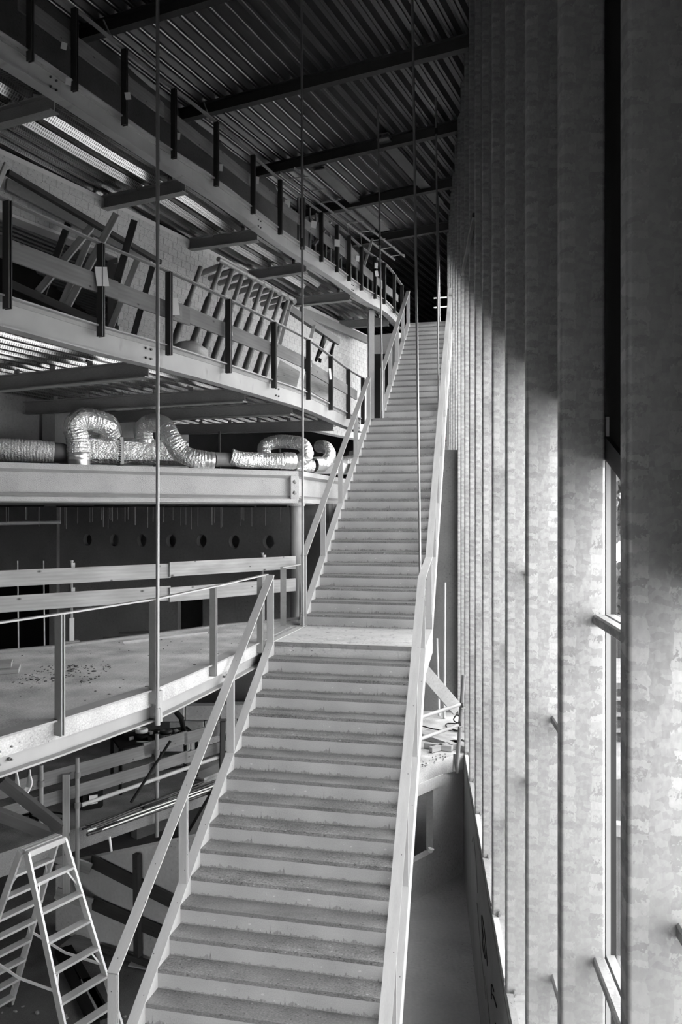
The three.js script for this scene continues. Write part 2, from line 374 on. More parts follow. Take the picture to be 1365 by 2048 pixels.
// closed upper wall, its dark lower edge trim, the concrete base wall and its pale ledge strips
{
  const sa = S0 - 4.2 * SP, sb = S0 + 15.1 * SP, sc = S0 + 31 * SP;
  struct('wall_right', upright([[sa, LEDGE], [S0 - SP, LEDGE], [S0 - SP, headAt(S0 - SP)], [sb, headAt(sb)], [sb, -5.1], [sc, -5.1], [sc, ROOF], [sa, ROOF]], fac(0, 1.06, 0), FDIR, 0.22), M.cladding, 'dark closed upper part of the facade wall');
  struct('trim_1', upright([[S0 - SP, headAt(S0 - SP) - 0.13], [sb, headAt(sb) - 0.13], [sb, headAt(sb)], [S0 - SP, headAt(S0 - SP)]], fac(0, 1.035, 0), FDIR, 0.2), M.darkSteel, 'black steel edge under the closed upper wall');
  const base = struct('wall_base_right', facBox(sa, sb, 0.772, 1.25, -5.6, LEDGE - 0.05), M.concreteDark, 'dark concrete base wall under the facade columns');
  struct('trim_2', facBox(sa, sb, 0.78, 1.25, LEDGE - 0.05, LEDGE), M.concrete, 'concrete ledge carrying the facade columns');
  for (let n = 0; n < 9; n++) {
    const s = S0 + SP * n + 0.2;
    solo('sill_strip', `pale sill strip on the concrete ledge just beyond the ${ordinal[n]} facade column`, 'strip', facBox(s, s + SP - 0.32 + (n % 3) * 0.04, 0.785, 0.845, LEDGE, LEDGE + 0.05), n % 2 ? M.concretePale : M.concrete, 'pale sill strips on the ledge');
  }
  // chalk and paint scrawls on the base wall
  const scrawl = (s, y, k, pts, m) => part(base, 'scrawl_mark', tube(pts.map(([a, b]) => fac(s + a * k * 2.6, 0.769, y + b * k)), 0.008, 5, 40), m);
  const loop = [[0.5, 0.35], [0.1, 0.55], [-0.35, 0.2], [-0.2, -0.25], [0.25, -0.15], [0.55, 0.3], [0.9, 0.75]];
  scrawl(7.7, -3.95, 0.36, loop, M.black); scrawl(10.2, -3.7, 0.4, [[-0.6, 0.1], [-0.2, 0.5], [0.3, 0.4], [0.1, -0.3], [-0.3, -0.1], [0.3, 0.3]], M.black);
  scrawl(8.8, -3.55, 0.3, [[-0.5, 0.4], [0, 0], [0.3, -0.4]], M.black); scrawl(8.95, -3.6, 0.3, [[-0.3, 0.5], [0.1, 0.1], [0.1, -0.4]], M.black);
  scrawl(12, -3.4, 0.4, [[-0.7, -0.5], [-0.3, 0.3], [0.2, 0.5], [0.5, 0]], M.greySteel); scrawl(11, -4.1, 0.5, [[-0.9, -0.2], [-0.2, 0.1], [0.3, 0.6]], M.greySteel); scrawl(9.9, -4.2, 0.5, [[-0.9, -0.4], [-0.4, 0.2], [0.1, 0.3]], M.greySteel);
}

// ---------------------------------------------------------------- the staircase: three flights, narrowing as they climb
const R = 0.175;
const F1a = V(-1.723, -2.625, -7.043), F1b = V(-0.875, 0, -10.486), F2a = V(-0.511, R, -11.961), F2b = V(0.633, 21 * R, -16.862), F3a = V(0.93, 22 * R, -16.971), F3b = V(1.871, 39 * R, -21.693);
const LAT = V(0.976, 0, 0.218);                                     // along a step, left to right
function nosL(k) {
  if (k <= 0) return lerp(F1a, F1b, (k + 15) / 15);
  if (k <= 21) return lerp(F2a, F2b, (k - 1) / 20);
  return lerp(F3a, F3b, (k - 22) / 17);
}
const toRight = (p) => { // where a step starting at p meets the right stringer
  const w = (0.312 + 0.1698 * (-p.z - 6.21) - p.x) / (LAT.x + 0.1698 * LAT.z); return p.clone().addScaledVector(LAT, w);
};
const nosR = (k) => toRight(nosL(k));
const BOT = -26, LAND1 = 0, LAND2 = 21, TOP = 39;
{
  const T = thing('staircase', 'long straight steel staircase with concrete steps climbing in three flights to the top gallery', 'staircase', V(-1.7, -4.6, -4.6));
  const depthOf = (k) => { const a = nosL(k), b = nosL(k + 1), d = b.clone().sub(a); d.y = 0; return d; };
  const fr = (k) => { const d = k < 0 ? depthOf(-2) : k < 21 ? depthOf(5) : depthOf(30); return d; };
  for (let k = BOT + 1; k <= TOP; k++) {
    if (k === LAND1 || k === LAND2 || k === TOP) continue;
    const d = fr(k), len = d.length() + 0.012; d.normalize();
    const lift = (p, a, y) => p.clone().addScaledVector(d, a).add(V(0, y, 0)), A = nosL(k), B = nosR(k);
    const rs = (p) => [lift(p, 0, -R), lift(p, 0, -0.04), lift(p, 0.03, -0.04), lift(p, 0.03, -R - 0.04), lift(p, 0, -R - 0.001)].slice(0, 4);
    part(T, 'riser', loft([rs(B), rs(A)], rnd() * 3, 0), M.riser);
    const ts = (p) => [lift(p, 0, -0.04), lift(p, 0, -0.003), lift(p, 0.004, 0), lift(p, len, 0), lift(p, len, -0.04)];
    part(T, 'tread', loft([ts(B), ts(A)]), M.tread);
  }
  // landings: front face, top plate
  const landing = (front, back, name) => {
    const a = nosL(front), b = nosR(front), c = toRight(back), d = back, y = a.y;
    const s = new Soup(), dn = V(0, -R, 0), th = V(0, -0.06, 0);
    const g = plate([[a.x, a.z], [b.x, b.z], [c.x, c.z], [d.x, d.z]], y, 0.06);
    const dd = fr(front - 1).normalize(), f = loft([[b, b.clone().add(dn), b.clone().add(dn).addScaledVector(dd, 0.03), b.clone().addScaledVector(dd, 0.03)], [a, a.clone().add(dn), a.clone().add(dn).addScaledVector(dd, 0.03), a.clone().addScaledVector(dd, 0.03)]].map((q) => q.map((p) => p.clone().add(V(0, -0.0006, 0)))));
    part(T, 'landing', [g, f], M.stair, name);
  };
  const back1 = nosL(1).clone(); back1.y = 0; back1.addScaledVector(fr(5).normalize(), 0.03);
  const back2 = nosL(22).clone(); back2.y = 21 * R; back2.addScaledVector(fr(30).normalize(), 0.03);
  const back3 = nosL(TOP).clone().addScaledVector(fr(30).normalize(), 1.6);
  landing(LAND1, back1, 'lower landing, level with the concrete deck'); landing(LAND2, back2, 'middle landing'); landing(TOP, back3, 'top landing');

  // stringers: deep flat-topped box sections left and right
  const W = 0.1;
  const strip = (pts, side, y0, y1, inset = 0) => loft(pts.map((p) => { const i = p.clone().addScaledVector(LAT, side * inset), o = i.clone().addScaledVector(LAT, side * W); const q = [i.clone().add(V(0, y1, 0)), o.clone().add(V(0, y1, 0)), o.clone().add(V(0, y0, 0)), i.clone().add(V(0, y0, 0))]; return side > 0 ? q.reverse() : q; }));
  const ext = (p, q, t) => p.clone().add(p.clone().sub(q).normalize().multiplyScalar(t));
  for (const side of [-1, 1]) {
    const N = side < 0 ? nosL : nosR, m = side < 0 ? M.stairSteel : M.stairSteelB;
    part(T, 'stringer', strip([N(BOT + 1), N(LAND1)], side, -0.34, 0.012), m);
    part(T, 'stringer', strip([N(1), N(LAND2)], side, -0.34, 0.012), m);
    part(T, 'stringer', strip([N(22), N(TOP)], side, -0.34, 0.012), m);
    const flat = (a, b) => part(T, 'landing_edge', strip([a, b], side, -0.34, 0.008), m);
    const lv = (p, y) => V(p.x, y, p.z);
    flat(N(0), side < 0 ? lv(back1, 0) : lv(toRight(back1), 0)); flat(N(21), side < 0 ? back2 : toRight(back2)); flat(N(TOP), side < 0 ? back3 : toRight(back3));
  }
  // handrails and posts: flat bars
  const H = 0.87, railSec = rect(0.1, 0.014), up = V(0, H, 0);
  const mid = (N, k, side) => N(k).addScaledVector(LAT, side * 0.05);
  const post = (p, h, m, face) => {
    // two flat bars a finger apart
    const d = LAT, f = V(LAT.z, 0, -LAT.x); const g = [];
    for (const o of [0, 0.026]) g.push(sweep(rect(0.085, 0.012), [p.clone().addScaledVector(f, o), p.clone().addScaledVector(f, o).add(V(0, h, 0))], f));
    return part(T, 'baluster_post', g, m);
  };
  const rail = (pts, m) => part(T, 'handrail', sweep(railSec, pts), m);
  const L = (k) => mid(nosL, k, -1), Rr = (k) => mid(nosR, k, 1);
  rail([L(-17).add(up), L(0).add(up)], M.stairSteel); rail([L(1).add(up), L(21).add(up)], M.stairSteel); rail([L(22).add(up), L(TOP).add(up)], M.stairSteel);
  rail([Rr(BOT + 4).add(up), Rr(0).add(up), Rr(1).add(V(0, H - R, 0)), Rr(1).add(up), Rr(21).add(up), Rr(22).add(V(0, H - R, 0)), Rr(22).add(up), Rr(TOP).add(up)].filter((p, i) => i !== 2 && i !== 5), M.stairSteelB);
  for (const k of [-17, -11.3, -6, -0.1, 1, 5.6, 10.6, 15.8, 20.9, 22, 26.2, 30.4, 34.6, 38.9]) { post(L(k), H - 0.005, M.stairSteel); }
  for (const k of [-20, -15.4, -10.6, -5.6, -0.1, 1, 5.6, 10.6, 15.8, 20.9, 22, 26.2, 30.4, 34.6, 38.9]) { post(Rr(k), H - 0.005, M.stairSteelB); }
}

// ---------------------------------------------------------------- the concrete deck on the left (y = 0) and its steel edge
const xz = (x, z, y = 0) => V(x, y, z);
const E1 = [xz(-4.4, -2.5), xz(-2.564, -6.01), xz(-2.285, -6.545), xz(-1.775, -7.64)], E1b = [xz(-1.755, -7.72), xz(-1.637, -8.119), xz(-1.387, -9.0), xz(-0.991, -10.637), xz(-0.758, -11.795)];
const FAR1 = [[-9.5, -6.6], [-4.129, -9.68], [-3.609, -10.0], [-2.622, -10.968], [-2.456, -11.148], [-1.734, -11.93], [-1.239, -12.25], [-0.6, -12.75]];
function along(path, t) { // point at distance t along a path in plan, and its direction
  for (let i = 0; i + 1 < path.length; i++) { const L = path[i].distanceTo(path[i + 1]); if (t <= L || i + 2 === path.length) return [path[i].clone().lerp(path[i + 1], t / L), path[i + 1].clone().sub(path[i]).normalize()]; t -= L; }
}
const leftOf = (d) => V(d.z, 0, -d.x);                              // to the left of a heading
{
  const outline = [...E1, ...E1b].map((p, i, a) => { const d = (a[i + 1] || p).clone().sub(a[i + 1] ? p : a[i - 1]).normalize(), q = p.clone().addScaledVector(leftOf(d), 0.035); return [q.x, q.z]; });
  struct('floor_deck', plate([...outline, [-0.62, -12.0], ...[...FAR1].reverse(), [-9.5, -1.5]], 0, 0.16), M.deckFloor, 'dusty concrete deck beside the lower landing');
  struct('trim_3', sweep([[-0.04, -0.2], [0.04, -0.2], [0.04, 0.03], [-0.04, 0.03]], FAR1.map(([x, z]) => xz(x, z))), M.concrete, 'concrete upstand along the far edge of the deck');
  const off = (path, k) => path.map((p, i) => { const d = (path[i + 1] || p).clone().sub(path[i + 1] ? p : path[i - 1]).normalize(); return p.clone().addScaledVector(leftOf(d), k).add(V(0, 0.012, 0)); });
  const g1 = thing('edge_girder', 'pale steel I-beam girder along the deck edge nearest the camera, ending in a bolted splice', 'girder', E1[1].clone().add(V(0, -0.3, 0)), 'girders along the concrete deck edge');
  part(g1, 'beam', sweep(iSec(0.31, 0.16, 0.016, 0.012), off(E1, 0.075)), M.girder);
  const g2 = thing('edge_girder', 'pale steel I-beam girder running from the bolted splice to the lower landing', 'girder', E1b[0].clone().add(V(0, -0.3, 0)), 'girders along the concrete deck edge');
  part(g2, 'beam', sweep(iSec(0.31, 0.16, 0.016, 0.012), off(E1b, 0.075)), M.girder);
  // splice: two end plates with bolts; web bolts further left
  const d = E1[3].clone().sub(E1[2]).normalize(), l = leftOf(d), c = E1[3].clone().addScaledVector(d, 0.03).add(V(0, -0.16, 0));
  part(g1, 'end_plate', sweep(rect(0.2, 0.3), [c.clone().addScaledVector(l, 0.075).addScaledVector(d, -0.025), c.clone().addScaledVector(l, 0.075)]), M.girder);
  part(g2, 'end_plate', sweep(rect(0.2, 0.3), [c.clone().addScaledVector(l, 0.075).addScaledVector(d, 0.012), c.clone().addScaledVector(l, 0.075).addScaledVector(d, 0.04)]), M.girder);
  for (const y of [-0.07, -0.23]) part(g1, 'bolt', rod(c.clone().addScaledVector(l, 0.0).addScaledVector(d, -0.05).add(V(0, y + 0.16, 0)), c.clone().addScaledVector(l, 0).addScaledVector(d, 0.05).add(V(0, y + 0.16, 0)), 0.014, 6), M.railPale);
  for (const y of [-0.07, -0.23]) part(g1, 'bolt', rod(c.clone().addScaledVector(l, -0.026).add(V(0, y + 0.16, 0)).addScaledVector(d, -0.015), c.clone().addScaledVector(l, -0.045).add(V(0, y + 0.16, 0)).addScaledVector(d, -0.015), 0.013, 6), M.railPale);
  part(g1, 'cover_plate', sweep(rect(0.016, 0.3), [c.clone().addScaledVector(l, -0.03).addScaledVector(d, -0.06), c.clone().addScaledVector(l, -0.03).addScaledVector(d, 0.03)]), M.girder);
  const w0 = xz(-2.564, -6.01), w1 = xz(-2.285, -6.545), wd = w1.clone().sub(w0).normalize(), wl = leftOf(wd);
  for (const [a, y] of [[0.02, -0.11], [0.13, -0.1], [0.02, -0.21], [0.13, -0.2]]) {
    const p = w0.clone().addScaledVector(wd, a).addScaledVector(wl, 0.068).add(V(0, y, 0));
    const b = part(g1, 'web_bolt', rod(p, p.clone().addScaledVector(wl, -0.05), 0.008, 8), M.greySteel); part(b, 'nut', rod(p.clone().addScaledVector(wl, -0.006), p.clone().addScaledVector(wl, -0.028), 0.016, 6), M.greySteel);
  }
  const e2 = E1b[2], d2 = E1b[3].clone().sub(E1b[2]).normalize(), l2 = leftOf(d2);
  for (const a of [0.32, 0.42]) { const p = e2.clone().addScaledVector(d2, a).addScaledVector(l2, 0.068).add(V(0, -0.22, 0)); part(g2, 'web_bolt', rod(p, p.clone().addScaledVector(l2, -0.03), 0.013, 6), M.greySteel); }

  // guard rail of the deck
  const rail = thing('guard_rail', 'flat steel guard rail with paired flat posts along the concrete deck edge', 'railing', xz(-2, -7.2), undefined);
  const whole = [...E1, ...E1b], out = (p, dd, k) => p.clone().addScaledVector(leftOf(dd), -k);
  const top = whole.map((p, i) => { const dd = (whole[i + 1] || p).clone().sub(whole[i + 1] ? p : whole[i - 1]).normalize(); return p.clone().addScaledVector(leftOf(dd), 0.0).add(V(0, 0.87, 0)); }).slice(0, -1);
  part(rail, 'top_rail', sweep(rect(0.055, 0.014), [...top.slice(0, 3), top[3], top[5], top[6], top[7]]), M.railPale);
  const lens = whole.map((p, i) => (i ? p.distanceTo(whole[i - 1]) : 0)); for (let i = 1; i < lens.length; i++) lens[i] += lens[i - 1];
  // posts stand where the photograph shows them
  for (const [x, z] of [[-3.3, -4.6], [-2.30, -6.5], [-1.79, -7.58], [-1.42, -8.86], [-1.06, -10.35]]) {
    let best = 0, bd = 9; for (let t = 0; t < lens[lens.length - 1]; t += 0.02) { const q = along(whole, t)[0], e = Math.hypot(q.x - x, q.z - z); if (e < bd) { bd = e; best = t; } }
    const [p, dd] = along(whole, best), g = [], base = out(p, dd, 0.008).add(V(0, -0.12, 0));
    for (const o of [0, 0.03]) g.push(sweep(rect(0.075, 0.012), [base.clone().addScaledVector(dd, o), base.clone().addScaledVector(dd, o).add(V(0, 0.985, 0))], dd));
    part(rail, 'post', g, M.railSteel);
  }
  // two more posts and a short rail beyond the opening to the landing
  const r2 = thing('guard_rail', 'short steel rail with two posts at the far deck corner beside the upward flight', 'railing', xz(-0.85, -12.1), undefined);
  for (const p of [xz(-0.86, -11.9), xz(-0.62, -12.65)]) part(r2, 'post', [0, 0.03].map((o) => sweep(rect(0.085, 0.012), [p.clone().add(V(0, 0, -o)), p.clone().add(V(0, 0.87, -o))], V(0, 0, 1))), M.railSteel);
  part(r2, 'top_rail', sweep(rect(0.05, 0.014), [xz(-0.88, -11.85, 0.877), xz(-0.6, -12.7, 0.877)]), M.railPale);

  // scaffold posts and guard planks along the far edge
  const P0 = xz(-4.9, -9.1), PA = xz(-4.06, -9.66), PB = xz(-2.36, -11.05), PC = xz(-0.72, -12.55), fd = PC.clone().sub(PA).normalize();
  const at = (p, y) => p.clone().setY(y);
  const pl = (a, b, y, label, m) => solo('guard_plank', label, 'plank', plank(at(a, y), at(b, y), 0.032, 0.2), m, 'guard planks along the far deck edge');
  pl(P0, PB, 0.89, 'upper guard plank on the left behind the deck, with dark smears', M.woodPale); pl(lerp(PA, PB, 0.985).add(V(0.02, 0, 0.02)), PC, 0.91, 'upper guard plank at the right, ending by the round column', M.woodPale);
  pl(P0, PB, 0.58, 'lower guard plank on the left behind the deck, stained toward its right end', M.woodPale); pl(lerp(PA, PB, 0.985).add(V(0.02, 0, 0.02)), PC, 0.56, 'lower guard plank at the right, near the round column', M.woodPale);
  for (const [p, label] of [[xz(-3.5, -10.4), 'steel scaffold post clamped to the left guard planks at the deck far edge'], [xz(-1.2, -12.33), 'steel scaffold post clamped to the right guard planks at the deck far edge']]) {
    const t = thing('scaffold_post', label, 'post', p.clone(), undefined), f = V(0.62, 0, 0.78), q = p.clone().addScaledVector(f, -0.03);
    part(t, 'tube', rod(q, at(q, 1.06), 0.024, 10), M.railSteel); part(t, 'cap', rod(at(q, 1.05), at(q, 1.07), 0.03, 10), M.railSteel);
    for (const y of [0.79, 0.47]) part(t, 'plank_holder', sweep(rect(0.05, 0.008), [at(p, y).addScaledVector(f, 0.04), at(p, y + 0.25).addScaledVector(f, 0.04)], f), M.railPale);
    part(t, 'foot_clamp', sweep(rect(0.07, 0.05, 0.006), [at(q, 0), at(q, 0.32)], f), M.railPale);
    part(t, 'foot_plate', block(p.x - 0.02, 0.012, p.z, 0.22, 0.024, 0.1, 0.6), M.wood);
  }
  // loose timber and dirt on the deck
  solo('timber_board', 'upper of two pale boards stacked at the left frame edge on the deck', 'plank', plank(xz(-4.9, -8.15, 0.069), xz(-3.55, -8.62, 0.069), 0.3, 0.045), M.woodPale); 
  solo('timber_board', 'lower of two pale boards stacked at the left frame edge on the deck', 'plank', plank(xz(-4.9, -8.1, 0.0235), xz(-3.45, -8.58, 0.0235), 0.34, 0.045), M.woodPale);
  solo('steel_angle', 'long thin pale steel angle lying near the far edge of the deck', 'angle', sweep([[-0.02, 0], [0.02, 0], [0.02, 0.004], [-0.016, 0.004], [-0.016, 0.03], [-0.02, 0.03]], [xz(-2.8, -10.3), xz(-1.85, -11.15)]), M.railPale);
  const clods = []; for (let i = 0; i < 260; i++) { const a = rnd() < 0.65, x = a ? rr(-3.3, -2.5) : rr(-4.6, -1.2), z = a ? rr(-8.9, -7.9) : rr(-11.2, -7), r = rr(0.003, 0.010) * (rnd() < 0.06 ? 2 : 1); if (x > -1.5 - 0.42 * (z + 8.5) || z < -9.8 - 0.75 * (x + 4)) continue; const g = new THREE.DodecahedronGeometry(r, 0); g.scale(rr(0.8, 1.8), 0.6, rr(0.8, 1.8)); g.rotateY(rnd() * 6); g.translate(x, r * 0.4, z); clods.push(clean(g)); }
  const dirt = solo('dirt_clods', 'scattered dirt clods and crumbs over the concrete deck', 'rubble', clods, M.dirtFloor); dirt.userData.kind = 'stuff';
}

// ---------------------------------------------------------------- behind the deck: sprayed beam, round column, wall with round holes
const HW0 = xz(-5.55, -17.5), HW1 = xz(-1.36, -15.0), HD = HW1.clone().sub(HW0).normalize(), HN = leftOf(HD).negate();
{
  // wall with the row of seven (and one more) round core holes and a doorway
  const holes = [], circle = (s, y, r) => { const p = new THREE.Path(); p.absarc(s, y, r, 0, Math.PI * 2, true); return p; };
  for (let k = 0; k < 8; k++) { const s = k * HW0.distanceTo(HW1) / 6; holes.push(circle(s, 1.09 + 0.008 * k, 0.13)); }
  const box = (a, b, y0, y1) => { const p = new THREE.Path(); p.moveTo(a, y0); p.lineTo(a, y1); p.lineTo(b, y1); p.lineTo(b, y0); return p; };
  holes.push(box(2.62, 3.28, -1.5, 0.1));
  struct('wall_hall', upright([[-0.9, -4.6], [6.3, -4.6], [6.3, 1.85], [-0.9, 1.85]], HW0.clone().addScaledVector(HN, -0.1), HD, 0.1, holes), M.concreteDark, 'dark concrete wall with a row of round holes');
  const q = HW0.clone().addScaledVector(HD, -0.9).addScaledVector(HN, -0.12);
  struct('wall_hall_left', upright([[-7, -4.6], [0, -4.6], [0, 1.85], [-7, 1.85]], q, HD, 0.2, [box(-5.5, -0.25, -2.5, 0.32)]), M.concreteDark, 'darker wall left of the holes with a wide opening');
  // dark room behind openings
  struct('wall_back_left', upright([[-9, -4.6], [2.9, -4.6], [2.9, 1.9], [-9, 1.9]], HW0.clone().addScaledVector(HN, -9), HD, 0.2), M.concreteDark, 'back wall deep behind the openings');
  struct('wall_added_hall_end', upright([[0, -4.6], [9.7, -4.6], [9.7, 1.84], [0, 1.84]], xz(-0.22, -14.3), xz(0.18, -0.98), 0.15), M.concreteDark, 'unseen end wall added to keep the room behind the round holes dark');  // unseen wall, added to keep stair-side light out of this room
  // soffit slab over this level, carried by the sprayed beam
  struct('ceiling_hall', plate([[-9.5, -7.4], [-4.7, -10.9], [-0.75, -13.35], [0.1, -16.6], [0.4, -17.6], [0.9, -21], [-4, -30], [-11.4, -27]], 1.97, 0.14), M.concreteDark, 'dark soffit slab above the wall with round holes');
  const b = thing('sprayed_beam', 'deep grey steel beam with rough sprayed coating under the foil ducts', 'beam', xz(-0.77, -13.4, 1.85));
  const sec = [[-0.12, -0.53], [0.12, -0.53], [0.12, -0.47], [0.02, -0.43], [0.02, -0.12], [0.12, -0.08], [0.12, 0], [-0.12, 0], [-0.12, -0.08], [-0.02, -0.12], [-0.02, -0.43], [-0.12, -0.47]];
  part(b, 'left_span', sweep(sec, [xz(-9.2, -8.35, 2.38), xz(-4.69, -11, 2.38), xz(-0.77, -13.4, 2.38)]), M.spray); part(b, 'right_span', sweep(sec, [xz(-0.75, -13.42, 2.38), xz(-0.03, -16.4, 2.38), xz(0.25, -17.6, 2.38)]), M.spray);
  const bd = xz(3.92, -2.4).normalize(), bn = leftOf(bd).negate();
  const pp = xz(-0.85, -13.36, 2.1).addScaledVector(bn, 0.115); part(b, 'splice_plate', sweep(rect(0.02, 0.4), [pp.clone().addScaledVector(bd, -0.05), pp.clone().addScaledVector(bd, 0.1)]), M.spray);
  for (const y of [2.2, 2.02]) { const c = pp.clone().setY(y).addScaledVector(bd, 0.02), g = new THREE.SphereGeometry(0.034, 12, 8); g.translate(c.x + bn.x * 0.01, c.y, c.z + bn.z * 0.01); part(b, 'bolt_head', clean(g), M.spray); }
  const c = thing('round_column', 'round steel column standing under the end of the sprayed beam', 'column', xz(-0.76, -13.45, -2.8));
  part(c, 'shaft', rod(xz(-0.76, -13.45, -2.8), xz(-0.76, -13.45, 1.84), 0.1, 24), M.girder); part(c, 'cap_plate', rod(xz(-0.76, -13.45, 1.8), xz(-0.76, -13.45, 1.86), 0.15, 20, 0.17), M.spray);
  // rails and threaded rods hung under the soffit, in little sets
  const sets = [[-5.8, -13.5, 5], [-5.2, -14.6, 6], [-4.2, -13.6, 4], [-4.7, -15.6, 6], [-3.6, -13.4, 4], [-3.3, -14.8, 5], [-2.7, -14.2, 4], [-2.2, -14.9, 4], [-1.5, -14.2, 2], [-0.95, -14.6, 3]];
  sets.forEach(([x, z, n], i) => {
    const t = thing('hanger_rail', `short channel with thin threaded rods under the dark soffit, ${ordinal[i]} from the left`, 'hanger', xz(x, z, 1.5), 'rod hangers under the dark soffit');
    const l = rr(0.45, 0.8), y = 1.80; part(t, 'channel', bar(xz(x, z, y), xz(x + l, z - 0.1, y), 0.04, 0.03), M.black);
    for (let k = 0; k < n; k++) { const a = rr(0.02, l), h = rr(0.22, 0.42); part(t, 'threaded_rod', rod(xz(x + a, z - 0.1 * a / l, y - h), xz(x + a, z - 0.1 * a / l, y + 0.01), 0.006, 5), k % 2 ? M.railSteel : M.greySteel); }
  });
  solo('steel_tube', 'pale horizontal tube in front of the dark wall at the left frame edge', 'tube', rod(xz(-8.6, -13.8, 1.45), xz(-5.4, -15.4, 1.5), 0.035, 10), M.railPale);
  // timber stack in the dark gap behind the deck
  for (const [i, l] of [[0, 'lowest dark board in the gap behind the deck under the guard planks'], [1, 'middle dark board in the gap behind the deck, under the guard planks'], [2, 'topmost dark board of the small pile in the gap behind the deck']]) solo('timber_board', l, 'plank', plank(xz(-3.9 + i * 0.2, -12.3 - 0.15 * i, -0.35 + i * 0.06), xz(-2.3 + i * 0.25, -12.9 - 0.1 * i, -0.35 + i * 0.06), 0.25, 0.05), M.woodDark);
  // thin rebar uprights at the far left
  for (const [x, l] of [[-4.95, 'ribbed bar standing upright at the far left behind the deck'], [-4.55, 'ribbed bar standing upright second from the left behind the deck']]) solo('rebar_upright', l, 'bar', rod(xz(x, -12.3, -1.2), xz(x - 0.03, -12.3, 0.95), 0.012, 6), M.railPale);
}

// ---------------------------------------------------------------- upper galleries: curved steel edge, cross beams, ribbed deck, guard rail
function gallery(o) {
  const { y, edge, depth, bays } = o;
  const dirs = edge.map((p, i) => (edge[i + 1] || p).clone().sub(edge[i - 1] || p).normalize());
  const at = (i, t, yy) => edge[i].clone().addScaledVector(leftOf(dirs[i]), t).setY(yy);
  // ribbed deck, one sheet per bay with its concrete above
  const pitch = 0.24, prof = [];
  for (let t = 0.1; t + pitch < depth; t += pitch) prof.push([t, 0], [t + 0.03, -0.085], [t + 0.11, -0.085], [t + 0.14, 0]);
  o.bays.forEach(([i, j], n) => {
    const g = new THREE.Group(); g.name = numbered('floor_gallery'); g.userData.kind = 'structure'; g.position.copy(edge[i]); scene.add(g);
    const idx = []; for (let k = i; k <= j; k++) idx.push(k);
    const secs = idx.map((k) => { const pts = prof.map(([t, d]) => at(k, t, y - 0.06 + d)); return [...pts, ...[...pts].reverse().map((p) => p.clone().add(V(0, 0.006, 0)))]; });
    part(g, 'ribbed_sheet', loft(secs), o.sheet);
    part(g, 'slab', loft(idx.map((k) => [at(k, depth, y - 0.05), at(k, depth, y), at(k, 0.06, y), at(k, 0.06, y - 0.05)])), M.concrete);
  });
  // cross beams
  o.cross.forEach(([i, label]) => {
    const t = thing('cross_beam', label, 'beam', at(i, 0.4, y - 0.42), o.group + ' cross beams'), a = at(i, 0.165, y - 0.2), b = at(i, depth, y - 0.2);
    part(t, 'beam', sweep(iSec(0.2, 0.14, 0.016, 0.012), [a, b]), o.crossMat);
    for (let s = 0.45; s < depth; s += 0.62) part(t, 'spacer', rod(at(i, s, y - 0.21), at(i, s, y - 0.13), 0.035, 8), o.crossMat);
  });
  // edge girder in two or three lengths
  o.girders.forEach(([i, j, label]) => {
    const pts = []; for (let k = i; k <= j; k++) pts.push(at(k, 0.075, y + 0.01));
    const t = thing('edge_girder', label, 'girder', at(i, 0.075, y - 0.3), o.group + ' edge girders');
    part(t, 'beam', sweep(iSec(0.3, 0.15, 0.016, 0.012), pts), o.girderMat);
    for (const e of [pts[pts.length - 1]]) { const d = dirs[e === pts[0] ? i : j], l = leftOf(d), sgn = e === pts[0] ? 1 : -1; for (const dy of [-0.09, -0.2]) for (const a of [0.08, 0.17]) { const p = e.clone().addScaledVector(d, sgn * a).setY(y + dy).addScaledVector(l, -0.004); part(t, 'web_bolt', rod(p, p.clone().addScaledVector(l, -0.02), 0.014, 6), M.darkSteel); } }
  });
  // guard rail
  const r = thing('guard_rail', o.railLabel, 'railing', at(o.railFrom ?? 0, 0, y), undefined), top = [];
  for (let k = o.railFrom ?? 0; k < edge.length; k++) top.push(at(k, 0.0, y + 0.87));
  part(r, 'top_rail', sweep(rect(0.06, 0.014), top), o.railMat);
  for (const p of o.posts) {
    const q = V(p[0], y - 0.12, p[1]); let bi = 0, bd = 9; edge.forEach((e, k) => { const dd = Math.hypot(e.x - p[0], e.z - p[1]); if (dd < bd) { bd = dd; bi = k; } });
    const d = dirs[bi], f = d; q.addScaledVector(leftOf(d), -0.008);
    part(r, 'post', [0, 0.03].map((k) => sweep(rect(0.08, 0.012), [q.clone().addScaledVector(d, k), q.clone().addScaledVector(d, k).add(V(0, 0.985, 0))], f)), o.postMat);
  }
  return { at, dirs };
}
const Y2 = 21 * R, Y3 = 39 * R;
const interp = (pts, n) => { const c = new THREE.CatmullRomCurve3(pts.map(([x, z]) => V(x, 0, z)), false, 'centripetal'); return c.getSpacedPoints(n); };
const edge2 = interp([[-4.6, -4.4], [-3.089, -7.243], [-2.553, -8.467], [-2.1, -9.35], [-1.507, -10.7], [-0.991, -12.015], [-0.58, -13.1], [0.145, -15.96], [0.47, -17.0]], 42);
const edge3 = interp([[-5.2, -5.6], [-3.636, -8.524], [-2.514, -11.036], [-1.925, -12.294], [-0.957, -14.796], [-0.173, -16.5], [0.6, -18.4], [1.1, -19.4], [1.62, -21.2]], 52);
const near = (edge, x, z) => { let b = 0, d = 99; edge.forEach((e, k) => { const q = Math.hypot(e.x - x, e.z - z); if (q < d) { d = q; b = k; } }); return b; };
const onEdge = (edge, px) => { let b = null, d = 9; for (let k = 0; k + 1 < edge.length; k++) for (let t = 0; t < 1; t += 0.05) { const p = edge[k].clone().lerp(edge[k + 1], t), q = Math.abs(p.x / -p.z - px); if (q < d) { d = q; b = [p.x, p.z]; } } return b; };
